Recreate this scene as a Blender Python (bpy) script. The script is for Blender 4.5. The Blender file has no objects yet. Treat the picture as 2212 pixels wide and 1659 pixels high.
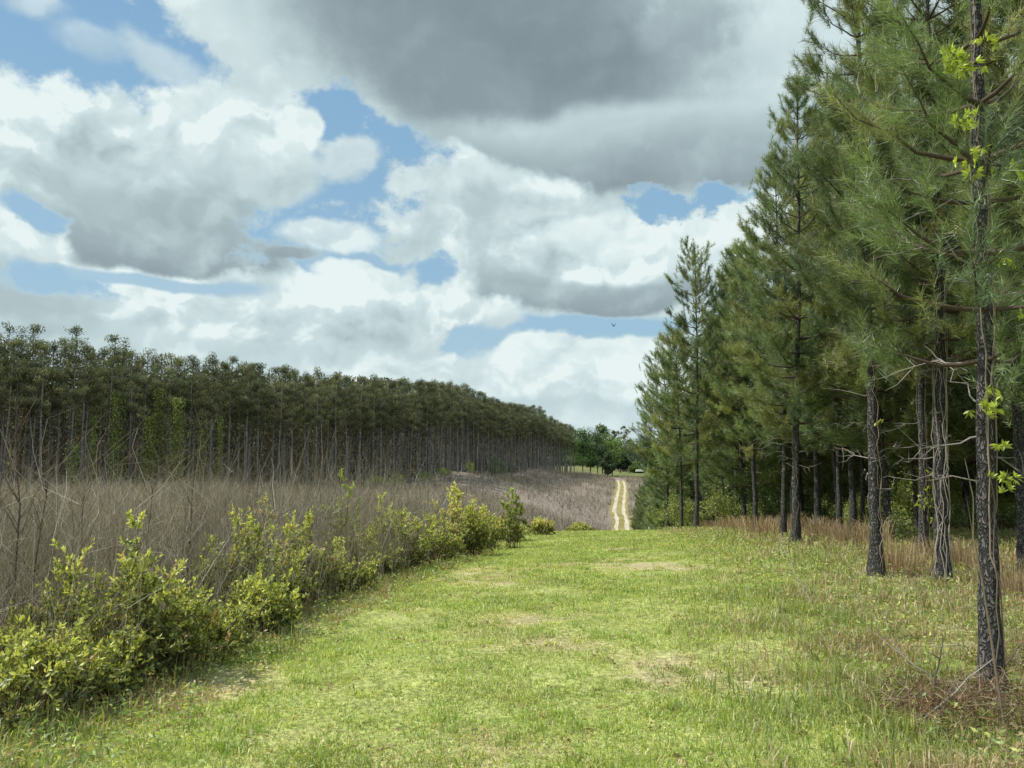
import bpy, math, random
import numpy as np
R = math.radians
rng = np.random.default_rng(7)
random.seed(7)
scene = bpy.context.scene
col = scene.collection

# ------------------------------------------------------------------ camera
W0, H0, F0 = 2212.0, 1659.0, 1703.0
PITCH = math.atan((1005 - H0 / 2) / F0)
CAM_Z = 1.6
cd = bpy.data.cameras.new('camera'); cam = bpy.data.objects.new('camera', cd); col.objects.link(cam)
cd.sensor_width = 36.0; cd.lens = 36.0 * F0 / W0; cd.clip_start = 0.05; cd.clip_end = 6000
cam.location = (0, 0, CAM_Z); cam.rotation_euler = (R(90) + PITCH, 0, 0)
scene.camera = cam
scene.view_settings.view_transform = 'Standard'; scene.view_settings.look = 'None'
scene.view_settings.exposure = 0; scene.view_settings.gamma = 1
scene.render.engine = 'CYCLES'
scene.cycles.max_bounces = 6; scene.cycles.diffuse_bounces = 3; scene.cycles.transmission_bounces = 4
scene.cycles.transparent_max_bounces = 8; scene.cycles.use_denoising = True
try: scene.cycles.denoiser = 'OPENIMAGEDENOISE'
except Exception: pass
scene.cycles.sample_clamp_indirect = 6

def ray(px, py):
    x = (px - W0 / 2) / F0; v = (H0 / 2 - py) / F0
    return np.array([x, math.cos(PITCH) - v * math.sin(PITCH), math.sin(PITCH) + v * math.cos(PITCH)])
def at(px, py, Y):                      # point seen at a photo pixel, at distance Y
    d = ray(px, py); d = d * (Y / d[1]); return np.array([d[0], d[1], d[2] + CAM_Z])

# ------------------------------------------------------------------ helpers
def link(o, parent=None):
    col.objects.link(o)
    if parent is not None: o.parent = parent
    return o
def tag(o, label=None, cat=None, group=None, kind=None):
    if label: o['label'] = label
    if cat: o['category'] = cat
    if group: o['group'] = group
    if kind: o['kind'] = kind
    return o
def empty(name, loc, rz=0.0, tilt=(0, 0), s=1.0):
    o = bpy.data.objects.new(name, None); o.empty_display_size = 0.3
    o.location = loc; o.rotation_euler = (tilt[0], tilt[1], rz); o.scale = (s, s, s)
    return link(o)

class Buf:
    """collects triangles / quads with point colours, becomes one mesh"""
    def __init__(s): s.v = []; s.c = []; s.f3 = []; s.f4 = []; s.m3 = []; s.m4 = []; s.n = 0
    def add(s, v, c, f3=None, f4=None, mi=0):
        v = np.asarray(v, np.float32).reshape(-1, 3); c = np.asarray(c, np.float32)
        if c.ndim == 1: c = np.tile(c[:3], (len(v), 1))
        s.v.append(v); s.c.append(c[:, :3])
        if f3 is not None and len(f3): s.f3.append(np.asarray(f3, np.int32) + s.n); s.m3.append(np.full(len(f3), mi, np.int32))
        if f4 is not None and len(f4): s.f4.append(np.asarray(f4, np.int32) + s.n); s.m4.append(np.full(len(f4), mi, np.int32))
        s.n += len(v)
    def mesh(s, name, mats, smooth=False):
        me = bpy.data.meshes.new(name)
        v = np.concatenate(s.v); c = np.concatenate(s.c)
        f3 = np.concatenate(s.f3) if s.f3 else np.zeros((0, 3), np.int32)
        f4 = np.concatenate(s.f4) if s.f4 else np.zeros((0, 4), np.int32)
        me.vertices.add(len(v)); me.vertices.foreach_set('co', v.ravel())
        me.loops.add(f3.size + f4.size)
        me.loops.foreach_set('vertex_index', np.concatenate([f3.ravel(), f4.ravel()]))
        me.polygons.add(len(f3) + len(f4))
        st = np.concatenate([np.arange(len(f3)) * 3, f3.size + np.arange(len(f4)) * 4]).astype(np.int32)
        me.polygons.foreach_set('loop_start', st)
        mi = np.concatenate((s.m3 + s.m4) if (s.m3 or s.m4) else [np.zeros(0, np.int32)])
        me.polygons.foreach_set('material_index', mi)
        if smooth: me.polygons.foreach_set('use_smooth', np.ones(len(st), bool))
        me.update(calc_edges=True)
        a = me.color_attributes.new('Col', 'FLOAT_COLOR', 'POINT')
        a.data.foreach_set('color', np.concatenate([c, np.ones((len(c), 1), np.float32)], 1).ravel())
        for m in (mats if isinstance(mats, (list, tuple)) else [mats]): me.materials.append(m)
        return me
    def obj(s, name, mats, parent=None, smooth=False, loc=None):
        o = bpy.data.objects.new(name, s.mesh(name, mats, smooth))
        if loc is not None: o.location = loc
        return link(o, parent)
def share(name, me, parent):
    return link(bpy.data.objects.new(name, me), parent)

def norm(a): return a / np.maximum(np.linalg.norm(a, axis=-1, keepdims=True), 1e-9)
def rand_dir(n): return norm(rng.normal(size=(n, 3)))
def perp(d):
    r = rand_dir(len(d)); return norm(np.cross(d, r))

def tube(buf, pts, rad, n=6, color=(.1, .1, .1), mi=0, cvar=0.0, cap=False, bump=0.0):
    pts = np.asarray(pts, float); k = len(pts); rad = np.asarray(rad, float) * np.ones(k)
    t = norm(np.gradient(pts, axis=0))
    ref = np.array([0, 0, 1.0]) if abs(t[:, 2]).mean() < .8 else np.array([1.0, 0, 0])
    a = norm(np.cross(t, ref)); b = np.cross(t, a)
    ang = np.arange(n) * 2 * np.pi / n
    rr = rad[:, None] * (1 + bump * rng.normal(size=(k, n)))
    v = pts[:, None, :] + rr[..., None] * (np.cos(ang)[None, :, None] * a[:, None] + np.sin(ang)[None, :, None] * b[:, None])
    c = np.tile(np.asarray(color, float), (k * n, 1)) * (1 + cvar * rng.normal(size=(k * n, 1)))
    i, j = np.meshgrid(np.arange(k - 1), np.arange(n), indexing='ij'); i = i.ravel(); j = j.ravel(); j2 = (j + 1) % n
    f = np.stack([i * n + j, i * n + j2, (i + 1) * n + j2, (i + 1) * n + j], 1)
    f3 = None
    if cap: f3 = [[(k - 1) * n, (k - 1) * n + q, (k - 1) * n + q + 1] for q in range(1, n - 1)]
    buf.add(v.reshape(-1, 3), np.clip(c, 0, 1), f3=f3, f4=f, mi=mi)

def ribbons(buf, P, color, w0, w1=None, mi=0):
    """P (N,k,3): N thin tapering strips"""
    N, k, _ = P.shape
    d = norm(P[:, -1] - P[:, 0]); s = perp(d)
    w = np.linspace(1, 0.15, k)[None, :, None] * (np.ones(N) * w0)[:, None, None]
    L = P - s[:, None] * w / 2; Rr = P + s[:, None] * w / 2
    v = np.stack([L, Rr], 2).reshape(-1, 3)
    c = np.repeat(np.asarray(color, float).reshape(-1, 3) * np.ones((N, 1)), k * 2, 0)
    base = (np.arange(N) * k * 2)[:, None]; q = np.arange(k - 1) * 2
    f = np.stack([base + q, base + q + 1, base + q + 3, base + q + 2], 2).reshape(-1, 4)
    buf.add(v, c, f4=f, mi=mi)

def vnoise(x, y, s, seed=0):            # smooth value noise 0..1
    x = np.asarray(x, float) / s + seed * 17.3; y = np.asarray(y, float) / s + seed * 5.1
    xi = np.floor(x).astype(np.int64); yi = np.floor(y).astype(np.int64); fx = x - xi; fy = y - yi
    fx = fx * fx * (3 - 2 * fx); fy = fy * fy * (3 - 2 * fy)
    def h(a, b):
        n = (a * 374761393 + b * 668265263 + seed * 97) & 0x7fffffff
        n = ((n ^ (n >> 13)) * 1274126177) & 0x7fffffff
        return ((n ^ (n >> 16)) & 0xffff) / 65535.0
    return (h(xi, yi) * (1 - fx) + h(xi + 1, yi) * fx) * (1 - fy) + (h(xi, yi + 1) * (1 - fx) + h(xi + 1, yi + 1) * fx) * fy
def fbm(x, y, s, seed=0):
    return (vnoise(x, y, s, seed) * .5 + vnoise(x, y, s / 2.1, seed + 1) * .3 + vnoise(x, y, s / 4.3, seed + 2) * .2)

# ------------------------------------------------------------------ materials
def newmat(name):
    m = bpy.data.materials.new(name); m.use_nodes = True; nt = m.node_tree; nt.nodes.clear()
    return m, nt, nt.nodes, nt.links
def leaf_mat(name, trans=0.35, gain=1.0, tint=(1, 1, 1), gloss=0.08, objvar=0.25, rough=.5):
    m, nt, N, L = newmat(name)
    at_ = N.new('ShaderNodeAttribute'); at_.attribute_name = 'Col'
    oi = N.new('ShaderNodeObjectInfo')
    mr = N.new('ShaderNodeMapRange'); mr.inputs['To Min'].default_value = gain * (1 - objvar); mr.inputs['To Max'].default_value = gain * (1 + objvar)
    L.new(oi.outputs['Random'], mr.inputs['Value'])
    mu = N.new('ShaderNodeVectorMath'); mu.operation = 'MULTIPLY'; mu.inputs[1].default_value = tint
    sc = N.new('ShaderNodeVectorMath'); sc.operation = 'SCALE'
    L.new(at_.outputs['Color'], mu.inputs[0]); L.new(mu.outputs[0], sc.inputs[0]); L.new(mr.outputs[0], sc.inputs['Scale'])
    di = N.new('ShaderNodeBsdfDiffuse'); tr = N.new('ShaderNodeBsdfTranslucent'); gl = N.new('ShaderNodeBsdfGlossy')
    gl.inputs['Roughness'].default_value = rough; gl.inputs['Color'].default_value = (1, 1, 1, 1)
    L.new(sc.outputs[0], di.inputs['Color'])
    tc = N.new('ShaderNodeVectorMath'); tc.operation = 'MULTIPLY'; tc.inputs[1].default_value = (1.25, 1.25, .7)
    L.new(sc.outputs[0], tc.inputs[0]); L.new(tc.outputs[0], tr.inputs['Color'])
    mx = N.new('ShaderNodeMixShader'); mx.inputs[0].default_value = trans
    L.new(di.outputs[0], mx.inputs[1]); L.new(tr.outputs[0], mx.inputs[2])
    out = N.new('ShaderNodeOutputMaterial')
    if gloss > 0:
        m2 = N.new('ShaderNodeMixShader'); m2.inputs[0].default_value = gloss
        L.new(mx.outputs[0], m2.inputs[1]); L.new(gl.outputs[0], m2.inputs[2]); L.new(m2.outputs[0], out.inputs[0])
    else: L.new(mx.outputs[0], out.inputs[0])
    return m
def bark_mat(name, dark, light, scale=1.0, bump=1.0, zs=.5):
    m, nt, N, L = newmat(name)
    tc = N.new('ShaderNodeTexCoord'); mp = N.new('ShaderNodeMapping'); mp.inputs['Scale'].default_value = (scale, scale, scale * zs)
    L.new(tc.outputs['Object'], mp.inputs['Vector'])
    nz = N.new('ShaderNodeTexNoise'); nz.inputs['Scale'].default_value = 14; nz.inputs['Detail'].default_value = 4
    L.new(mp.outputs[0], nz.inputs['Vector'])
    wv = N.new('ShaderNodeMix'); wv.data_type = 'RGBA'; wv.inputs[0].default_value = .12
    L.new(mp.outputs[0], wv.inputs[6]); L.new(nz.outputs['Color'], wv.inputs[7])
    vo = N.new('ShaderNodeTexVoronoi'); vo.feature = 'DISTANCE_TO_EDGE'; vo.inputs['Scale'].default_value = 36
    L.new(wv.outputs[2], vo.inputs['Vector'])
    vc = N.new('ShaderNodeTexVoronoi'); vc.inputs['Scale'].default_value = 36; L.new(wv.outputs[2], vc.inputs['Vector'])
    mr = N.new('ShaderNodeMapRange'); mr.inputs['From Min'].default_value = .02; mr.inputs['From Max'].default_value = .22
    L.new(vo.outputs['Distance'], mr.inputs['Value'])
    n2 = N.new('ShaderNodeTexNoise'); n2.inputs['Scale'].default_value = 5; n2.inputs['Detail'].default_value = 6; L.new(tc.outputs['Object'], n2.inputs['Vector'])
    mm = N.new('ShaderNodeMath'); mm.operation = 'MULTIPLY'; L.new(mr.outputs[0], mm.inputs[0]); L.new(n2.outputs['Fac'], mm.inputs[1])
    m3 = N.new('ShaderNodeMath'); m3.operation = 'MULTIPLY'; m3.inputs[1].default_value = 1.7; L.new(mm.outputs[0], m3.inputs[0])
    cr = N.new('ShaderNodeMix'); cr.data_type = 'RGBA'; cr.inputs[6].default_value = (*dark, 1); cr.inputs[7].default_value = (*light, 1)
    cr.clamp_factor = True; L.new(m3.outputs[0], cr.inputs[0])
    hv = N.new('ShaderNodeMix'); hv.data_type = 'RGBA'; hv.blend_type = 'MULTIPLY'; hv.inputs[0].default_value = .5
    L.new(cr.outputs[2], hv.inputs[6]); L.new(vc.outputs['Color'], hv.inputs[7])
    ds = N.new('ShaderNodeHueSaturation'); ds.inputs['Saturation'].default_value = .22; ds.inputs['Value'].default_value = 1.35
    L.new(hv.outputs[2], ds.inputs['Color'])
    bs = N.new('ShaderNodeBsdfPrincipled'); bs.inputs['Roughness'].default_value = .9; bs.inputs['Specular IOR Level'].default_value = .15
    L.new(ds.outputs[0], bs.inputs['Base Color'])
    bp = N.new('ShaderNodeBump'); bp.inputs['Strength'].default_value = bump; bp.inputs['Distance'].default_value = .03
    L.new(m3.outputs[0], bp.inputs['Height']); L.new(bp.outputs[0], bs.inputs['Normal'])
    out = N.new('ShaderNodeOutputMaterial'); L.new(bs.outputs[0], out.inputs[0])
    return m
def plain_mat(name, rough=.85):
    m, nt, N, L = newmat(name)
    a = N.new('ShaderNodeAttribute'); a.attribute_name = 'Col'
    tc = N.new('ShaderNodeTexCoord'); nz = N.new('ShaderNodeTexNoise'); nz.inputs['Scale'].default_value = 9; nz.inputs['Detail'].default_value = 5
    L.new(tc.outputs['Object'], nz.inputs['Vector'])
    mr = N.new('ShaderNodeMapRange'); mr.inputs['To Min'].default_value = .65; mr.inputs['To Max'].default_value = 1.35; L.new(nz.outputs['Fac'], mr.inputs['Value'])
    sc = N.new('ShaderNodeVectorMath'); sc.operation = 'SCALE'; L.new(a.outputs['Color'], sc.inputs[0]); L.new(mr.outputs[0], sc.inputs['Scale'])
    bs = N.new('ShaderNodeBsdfPrincipled'); bs.inputs['Roughness'].default_value = rough; bs.inputs['Specular IOR Level'].default_value = .2
    L.new(sc.outputs[0], bs.inputs['Base Color'])
    out = N.new('ShaderNodeOutputMaterial'); L.new(bs.outputs[0], out.inputs[0]); return m
M_NEEDLE = leaf_mat('pine_needles', trans=.4, gloss=.06)
M_FARNEEDLE = leaf_mat('far_pine_needles', trans=.35, gloss=.0, objvar=.22)
M_LEAF = leaf_mat('broad_leaves', trans=.4, gloss=.05, objvar=.10, rough=.5)
M_GRASS = leaf_mat('grass_blades', trans=.4, gloss=.04, objvar=0)
M_DRY = leaf_mat('dry_stalks', trans=.12, gloss=.0, objvar=0)
M_FARLEAF = leaf_mat('far_leaves', trans=.25, gloss=.0, objvar=.15)
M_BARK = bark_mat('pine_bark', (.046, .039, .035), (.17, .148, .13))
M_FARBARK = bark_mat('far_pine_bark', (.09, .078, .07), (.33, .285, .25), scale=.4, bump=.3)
M_TWIG = plain_mat('twig_bark')
# ------------------------------------------------------------------ sky and sun
SUN_EL, SUN_AZ = R(53), R(-88)          # azimuth from +Y, negative = left
sl = bpy.data.lights.new('sun', 'SUN'); sl.energy = 5.0; sl.angle = R(.6); sl.color = (1, .95, .87)
so = bpy.data.objects.new('sun', sl); col.objects.link(so)
from mathutils import Vector
sd = Vector((math.sin(SUN_AZ) * math.cos(SUN_EL), math.cos(SUN_AZ) * math.cos(SUN_EL), math.sin(SUN_EL)))
so.rotation_euler = (-sd).to_track_quat('-Z', 'Y').to_euler(); so.location = (0, 0, 60)
world = bpy.data.worlds.new('World'); scene.world = world; world.use_nodes = True
wt = world.node_tree; WN = wt.nodes; WL = wt.links; WN.clear()
def wn(t, **k):
    n = WN.new(t)
    for a, b in k.items(): setattr(n, a, b)
    return n
def wmath(op, a, b=None, c=None, clamp=False):
    n = wn('ShaderNodeMath', operation=op); n.use_clamp = clamp
    for i, x in enumerate((a, b, c)):
        if x is None: continue
        if isinstance(x, (int, float)): n.inputs[i].default_value = x
        else: WL.new(x, n.inputs[i])
    return n.outputs[0]
sky = wn('ShaderNodeTexSky', sky_type='NISHITA'); sky.sun_disc = False
sky.sun_elevation = SUN_EL; sky.sun_rotation = SUN_AZ; sky.air_density = 1.0; sky.dust_density = .6; sky.ozone_density = 1.5
tcd = wn('ShaderNodeTexCoord'); sep = wn('ShaderNodeSeparateXYZ'); WL.new(tcd.outputs['Generated'], sep.inputs[0])
az = wmath('ARCTAN2', sep.outputs[0], sep.outputs[1]); el = wmath('ARCSINE', sep.outputs[2])
P0 = wn('ShaderNodeCombineXYZ'); WL.new(az, P0.inputs[0]); WL.new(el, P0.inputs[1])
def noise(vec, scale, detail=5, rough=.55, z=0.0, xs=1.0, ys=1.0):
    mp = wn('ShaderNodeMapping'); mp.inputs['Location'].default_value = (z * 3.1, z, z); mp.inputs['Scale'].default_value = (xs, ys, 1)
    WL.new(vec, mp.inputs['Vector'])
    n = wn('ShaderNodeTexNoise'); n.noise_dimensions = '2D'; n.inputs['Scale'].default_value = scale; n.inputs['Detail'].default_value = detail; n.inputs['Roughness'].default_value = rough
    WL.new(mp.outputs[0], n.inputs['Vector']); return n
# domain warp
nA = noise(P0.outputs[0], 5, 5, .5, 1.0)
wv = wn('ShaderNodeVectorMath', operation='SUBTRACT'); WL.new(nA.outputs['Color'], wv.inputs[0]); wv.inputs[1].default_value = (.5, .5, .5)
ws = wn('ShaderNodeVectorMath', operation='SCALE'); ws.inputs['Scale'].default_value = .06; WL.new(wv.outputs[0], ws.inputs[0])
wa = wn('ShaderNodeVectorMath', operation='ADD'); WL.new(P0.outputs[0], wa.inputs[0]); WL.new(ws.outputs[0], wa.inputs[1])
P = wa.outputs[0]
edge_n = noise(P0.outputs[0], 17, 7, .6, 2.0, 1, 1.25).outputs['Fac']
edge = wmath('SUBTRACT', edge_n, .5)
# billows: lit relief of a puffy height field (difference toward the sun side)
def puffs(vec):
    v = wn('ShaderNodeTexVoronoi'); v.voronoi_dimensions = '2D'; v.feature = 'SMOOTH_F1'; v.inputs['Scale'].default_value = 9
    v.inputs['Detail'].default_value = 3; v.inputs['Roughness'].default_value = .45; v.inputs['Lacunarity'].default_value = 2.2
    v.inputs['Smoothness'].default_value = .6; WL.new(vec, v.inputs['Vector'])
    n = noise(vec, 6, 5, .5, 5.0).outputs['Fac']
    return wmath('SUBTRACT', wmath('MULTIPLY', n, 1.6), wmath('MULTIPLY', v.outputs['Distance'], .75))
# noise warp for puffs
nW = noise(P0.outputs[0], 16, 5, .6, 3.0)
w2 = wn('ShaderNodeVectorMath', operation='SUBTRACT'); WL.new(nW.outputs['Color'], w2.inputs[0]); w2.inputs[1].default_value = (.5, .5, .5)
w3 = wn('ShaderNodeVectorMath', operation='SCALE'); w3.inputs['Scale'].default_value = .035; WL.new(w2.outputs[0], w3.inputs[0])
w4 = wn('ShaderNodeVectorMath', operation='ADD'); WL.new(P, w4.inputs[0]); WL.new(w3.outputs[0], w4.inputs[1])
Q = wn('ShaderNodeVectorMath', operation='MULTIPLY'); Q.inputs[1].default_value = (1, 1.35, 1); WL.new(w4.outputs[0], Q.inputs[0])
Q2 = wn('ShaderNodeVectorMath', operation='ADD'); WL.new(Q.outputs[0], Q2.inputs[0]); Q2.inputs[1].default_value = (-.012, .020, 0)
hA = puffs(Q.outputs[0]); hB = puffs(Q2.outputs[0])
relief = wmath('MULTIPLY', wmath('SUBTRACT', hA, hB), 2.1)
relief = wmath('ADD', relief, wmath('MULTIPLY', wmath('SUBTRACT', hA, .42), .35))
relief = wmath('MAXIMUM', relief, wmath('MULTIPLY', relief, .32))

def azel(px, py):
    d = ray(px, py); return math.atan2(d[0], d[1]), math.atan2(d[2], math.hypot(d[0], d[1]))
cur = None
def cloud(px, py, rx, ry, top, bot, cover=1.0, relief_=.5, soft=.35, rag=.6, rot=0):
    """one soft-edged mass of the sky: tone (top to bottom), how billowy, 1 cloud / 0 clear"""
    global cur
    a, e = azel(px, py); rxa = abs(azel(px + rx, py)[0] - azel(px - rx, py)[0]) / 2; rya = abs(azel(px, py + ry)[1] - azel(px, py - ry)[1]) / 2
    mp = wn('ShaderNodeMapping', vector_type='TEXTURE')
    mp.inputs['Location'].default_value = (a, e, 0); mp.inputs['Rotation'].default_value = (0, 0, R(rot)); mp.inputs['Scale'].default_value = (rxa, rya, 1)
    WL.new(P, mp.inputs['Vector'])
    ln = wn('ShaderNodeVectorMath', operation='LENGTH'); WL.new(mp.outputs[0], ln.inputs[0])
    dist = wmath('MULTIPLY_ADD', edge, rag * 1.3, ln.outputs['Value'])
    al = wn('ShaderNodeMapRange'); al.interpolation_type = 'SMOOTHSTEP'
    al.inputs['From Min'].default_value = 1 + soft / 2; al.inputs['From Max'].default_value = 1 - soft / 2; WL.new(dist, al.inputs['Value'])
    sp = wn('ShaderNodeSeparateXYZ'); WL.new(mp.outputs[0], sp.inputs[0])
    tn = wn('ShaderNodeMapRange'); tn.inputs['From Min'].default_value = -.9; tn.inputs['From Max'].default_value = .9
    tn.inputs['To Min'].default_value = bot; tn.inputs['To Max'].default_value = top; WL.new(sp.outputs[1], tn.inputs['Value'])
    cc = wn('ShaderNodeCombineXYZ'); WL.new(tn.outputs[0], cc.inputs[0]); cc.inputs[1].default_value = relief_; cc.inputs[2].default_value = cover
    mx = wn('ShaderNodeMix', data_type='VECTOR'); WL.new(al.outputs[0], mx.inputs[0])
    if cur is None: mx.inputs[4].default_value = (.66, .4, 1)
    else: WL.new(cur, mx.inputs[4])
    WL.new(cc.outputs[0], mx.inputs[5]); cur = mx.outputs[1]
GAP = dict(cover=0, relief_=.08, top=.5, bot=.5)
def gap(px, py, rx, ry, rot=0, soft=.65, rag=2.0, cover=0.0): cloud(px, py, rx, ry, .62, .62, cover=cover, relief_=.1, soft=soft, rag=rag, rot=rot)
# tone 0 dark grey .. 1 brilliant white; directions are where the photographed sky has them
cloud(1000, 960, 2600, 110, .66, .74, relief_=.22, soft=.8, rag=.3)       # pale band on the horizon
# overhead cloud, grey
cloud(560, 90, 420, 190, .80, .62, relief_=.3, soft=.5, rag=.5)
cloud(1180, 150, 700, 270, .58, .50, relief_=.14, soft=.5, rag=.3, rot=-12)
cloud(1720, 170, 330, 330, .80, .66, relief_=.14, soft=.7, rag=.3)
cloud(1100, 60, 440, 210, .12, .0, relief_=.07, soft=1.1, rag=.3, rot=-10)
cloud(1000, 190, 260, 110, .12, .12, relief_=.07, soft=1.1, rag=.3, rot=-25)
cloud(1490, 40, 130, 80, .36, .28, relief_=.2, soft=.7, rag=.6)
cloud(1330, 320, 460, 95, .60, .06, relief_=.10, soft=.5, rag=.22)
cloud(1640, 360, 260, 60, .34, .14, relief_=.10, soft=.8, rag=.3)
# left mass
cloud(250, 400, 560, 160, .74, .46, relief_=.6, soft=.35, rag=.4, rot=-4)
cloud(560, 300, 170, 130, .70, .56, relief_=.35, soft=.6, rag=.5)
cloud(200, 240, 400, 120, .86, .74, relief_=1.1, soft=.35, rag=.5, rot=4)
cloud(330, 200, 170, 70, .94, .84, relief_=1.1, soft=.3, rag=.5)
cloud(380, 510, 330, 88, .50, .16, relief_=.22, soft=.45, rag=.3, rot=-4)
cloud(450, 450, 150, 50, .40, .30, relief_=.2, soft=.8, rag=.4)
# centre and right cumulus
cloud(1050, 500, 240, 160, .78, .52, relief_=.6, soft=.3, rag=.4)
cloud(960, 420, 140, 110, .90, .70, relief_=.9, soft=.25, rag=.45)
cloud(1100, 470, 120, 70, .5, .42, relief_=.3, soft=.7, rag=.5)
cloud(1290, 590, 270, 100, .62, .2, relief_=.28, soft=.22, rag=.25)
cloud(1420, 530, 330, 80, .92, .62, relief_=1.0, soft=.35, rag=.45)
cloud(1300, 500, 120, 55, 1.04, .92, relief_=.8, soft=.4, rag=.5)
cloud(1620, 510, 190, 100, 1.0, .8, relief_=.8, soft=.4, rag=.5)
cloud(1240, 640, 230, 40, .34, .18, relief_=.15, soft=.6, rag=.25)
# lower left bank
cloud(520, 730, 900, 130, .74, .58, relief_=.5, soft=.3, rag=.45)
cloud(600, 660, 520, 70, .84, .62, relief_=1.0, soft=.35, rag=.45)
cloud(830, 630, 210, 55, .92, .72, relief_=1.1, soft=.3, rag=.5)
cloud(60, 520, 120, 70, .96, .7, relief_=.8, soft=.3, rag=.5)
cloud(40, 650, 170, 80, .46, .40, relief_=.2, soft=.6, rag=.4)
# clear openings
gap(110, 60, 330, 125, soft=.4, rag=1.0)
gap(740, 270, 130, 70, rot=-12)
gap(865, 300, 90, 40, rot=-20)
gap(740, 400, 120, 85)
gap(690, 500, 140, 60)
gap(750, 570, 150, 26, soft=.5, cover=.15)
gap(330, 598, 260, 16, soft=.7, rag=.3, cover=.3)
gap(125, 610, 90, 34, cover=.1)
gap(80, 462, 75, 26, rot=-15, cover=.1)
gap(935, 580, 44, 36)
gap(1235, 715, 250, 36, soft=.35, rag=.25, cover=.05)
gap(1060, 740, 110, 40, soft=.4, cover=.2)
gap(1440, 445, 120, 26, rot=-8, soft=.4)
gap(1560, 422, 60, 22, soft=.5)
# clouds in front of the openings
cloud(180, 95, 70, 30, .8, .6, cover=.45, soft=1.0, rag=.9, relief_=.4)
cloud(60, 20, 70, 26, .8, .6, cover=.6, soft=.9, rag=.8, relief_=.4)
cloud(330, 125, 90, 36, .8, .7, cover=.7, soft=.8, rag=.8, relief_=.4, rot=-20)
cloud(640, 285, 52, 60, 1.0, .85, relief_=.9, soft=.3, rag=.5)
cloud(600, 380, 105, 75, .86, .6, relief_=.7, soft=.4, rag=.5)
cloud(750, 340, 75, 42, .9, .75, relief_=.8, soft=.5, rag=.8, rot=28, cover=.9)
cloud(720, 512, 105, 36, .9, .7, relief_=.8, soft=.5, rag=.7, cover=.9)
cloud(640, 556, 60, 14, .3, .2, relief_=.2, soft=.8, rag=.4)
cloud(1090, 690, 45, 18, .8, .6, relief_=.4, soft=.7, rag=.6)
cloud(780, 590, 90, 24, 1.0, .85, relief_=.9, soft=.4, rag=.6)
# low right bank
cloud(1240, 830, 330, 95, .82, .60, relief_=.6, soft=.25, rag=.4)
cloud(1185, 765, 120, 50, 1.02, .86, relief_=.9, soft=.25, rag=.5)
cloud(1360, 775, 110, 50, .98, .82, relief_=.9, soft=.3, rag=.5)
cloud(1100, 905, 900, 45, .58, .70, relief_=.2, soft=.8, rag=.3)
sp = wn('ShaderNodeSeparateXYZ'); WL.new(cur, sp.inputs[0])
tone = wmath('MULTIPLY_ADD', relief, sp.outputs[1], sp.outputs[0])
cr = wn('ShaderNodeValToRGB'); WL.new(tone, cr.inputs[0])
E = cr.color_ramp.elements
E[0].position = 0; E[0].color = (.20, .265, .295, 1); E[1].position = 1; E[1].color = (.80, .905, .895, 1)
for p_, c_ in ((.25, (.33, .42, .45, 1)), (.5, (.50, .625, .645, 1)), (.75, (.65, .775, .795, 1))):
    e_ = E.new(p_); e_.color = c_
cs = wn('ShaderNodeVectorMath', operation='SCALE'); cs.inputs['Scale'].default_value = 10.0; WL.new(cr.outputs[0], cs.inputs[0])
# clear air: Nishita, veiled a little with thin haze
hz = wn('ShaderNodeMix', data_type='RGBA'); hz.inputs[0].default_value = .75
WL.new(sky.outputs[0], hz.inputs[6])
bl = wn('ShaderNodeMapRange'); bl.inputs['From Min'].default_value = 0; bl.inputs['From Max'].default_value = .6; WL.new(el, bl.inputs['Value'])
hc = wn('ShaderNodeMix', data_type='RGBA'); WL.new(bl.outputs[0], hc.inputs[0])
hc.inputs[6].default_value = (4.0, 6.3, 7.6, 1); hc.inputs[7].default_value = (2.3, 4.5, 7.0, 1); WL.new(hc.outputs[2], hz.inputs[7])
fin = wn('ShaderNodeMix', data_type='RGBA'); WL.new(sp.outputs[2], fin.inputs[0]); WL.new(hz.outputs[2], fin.inputs[6]); WL.new(cs.outputs[0], fin.inputs[7])
bg = wn('ShaderNodeBackground'); bg.inputs['Strength'].default_value = .1; WL.new(fin.outputs[2], bg.inputs['Color'])
wo = wn('ShaderNodeOutputWorld'); WL.new(bg.outputs[0], wo.inputs[0])
world.cycles.sampling_method = 'MANUAL'; world.cycles.sample_map_resolution = 512
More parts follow.
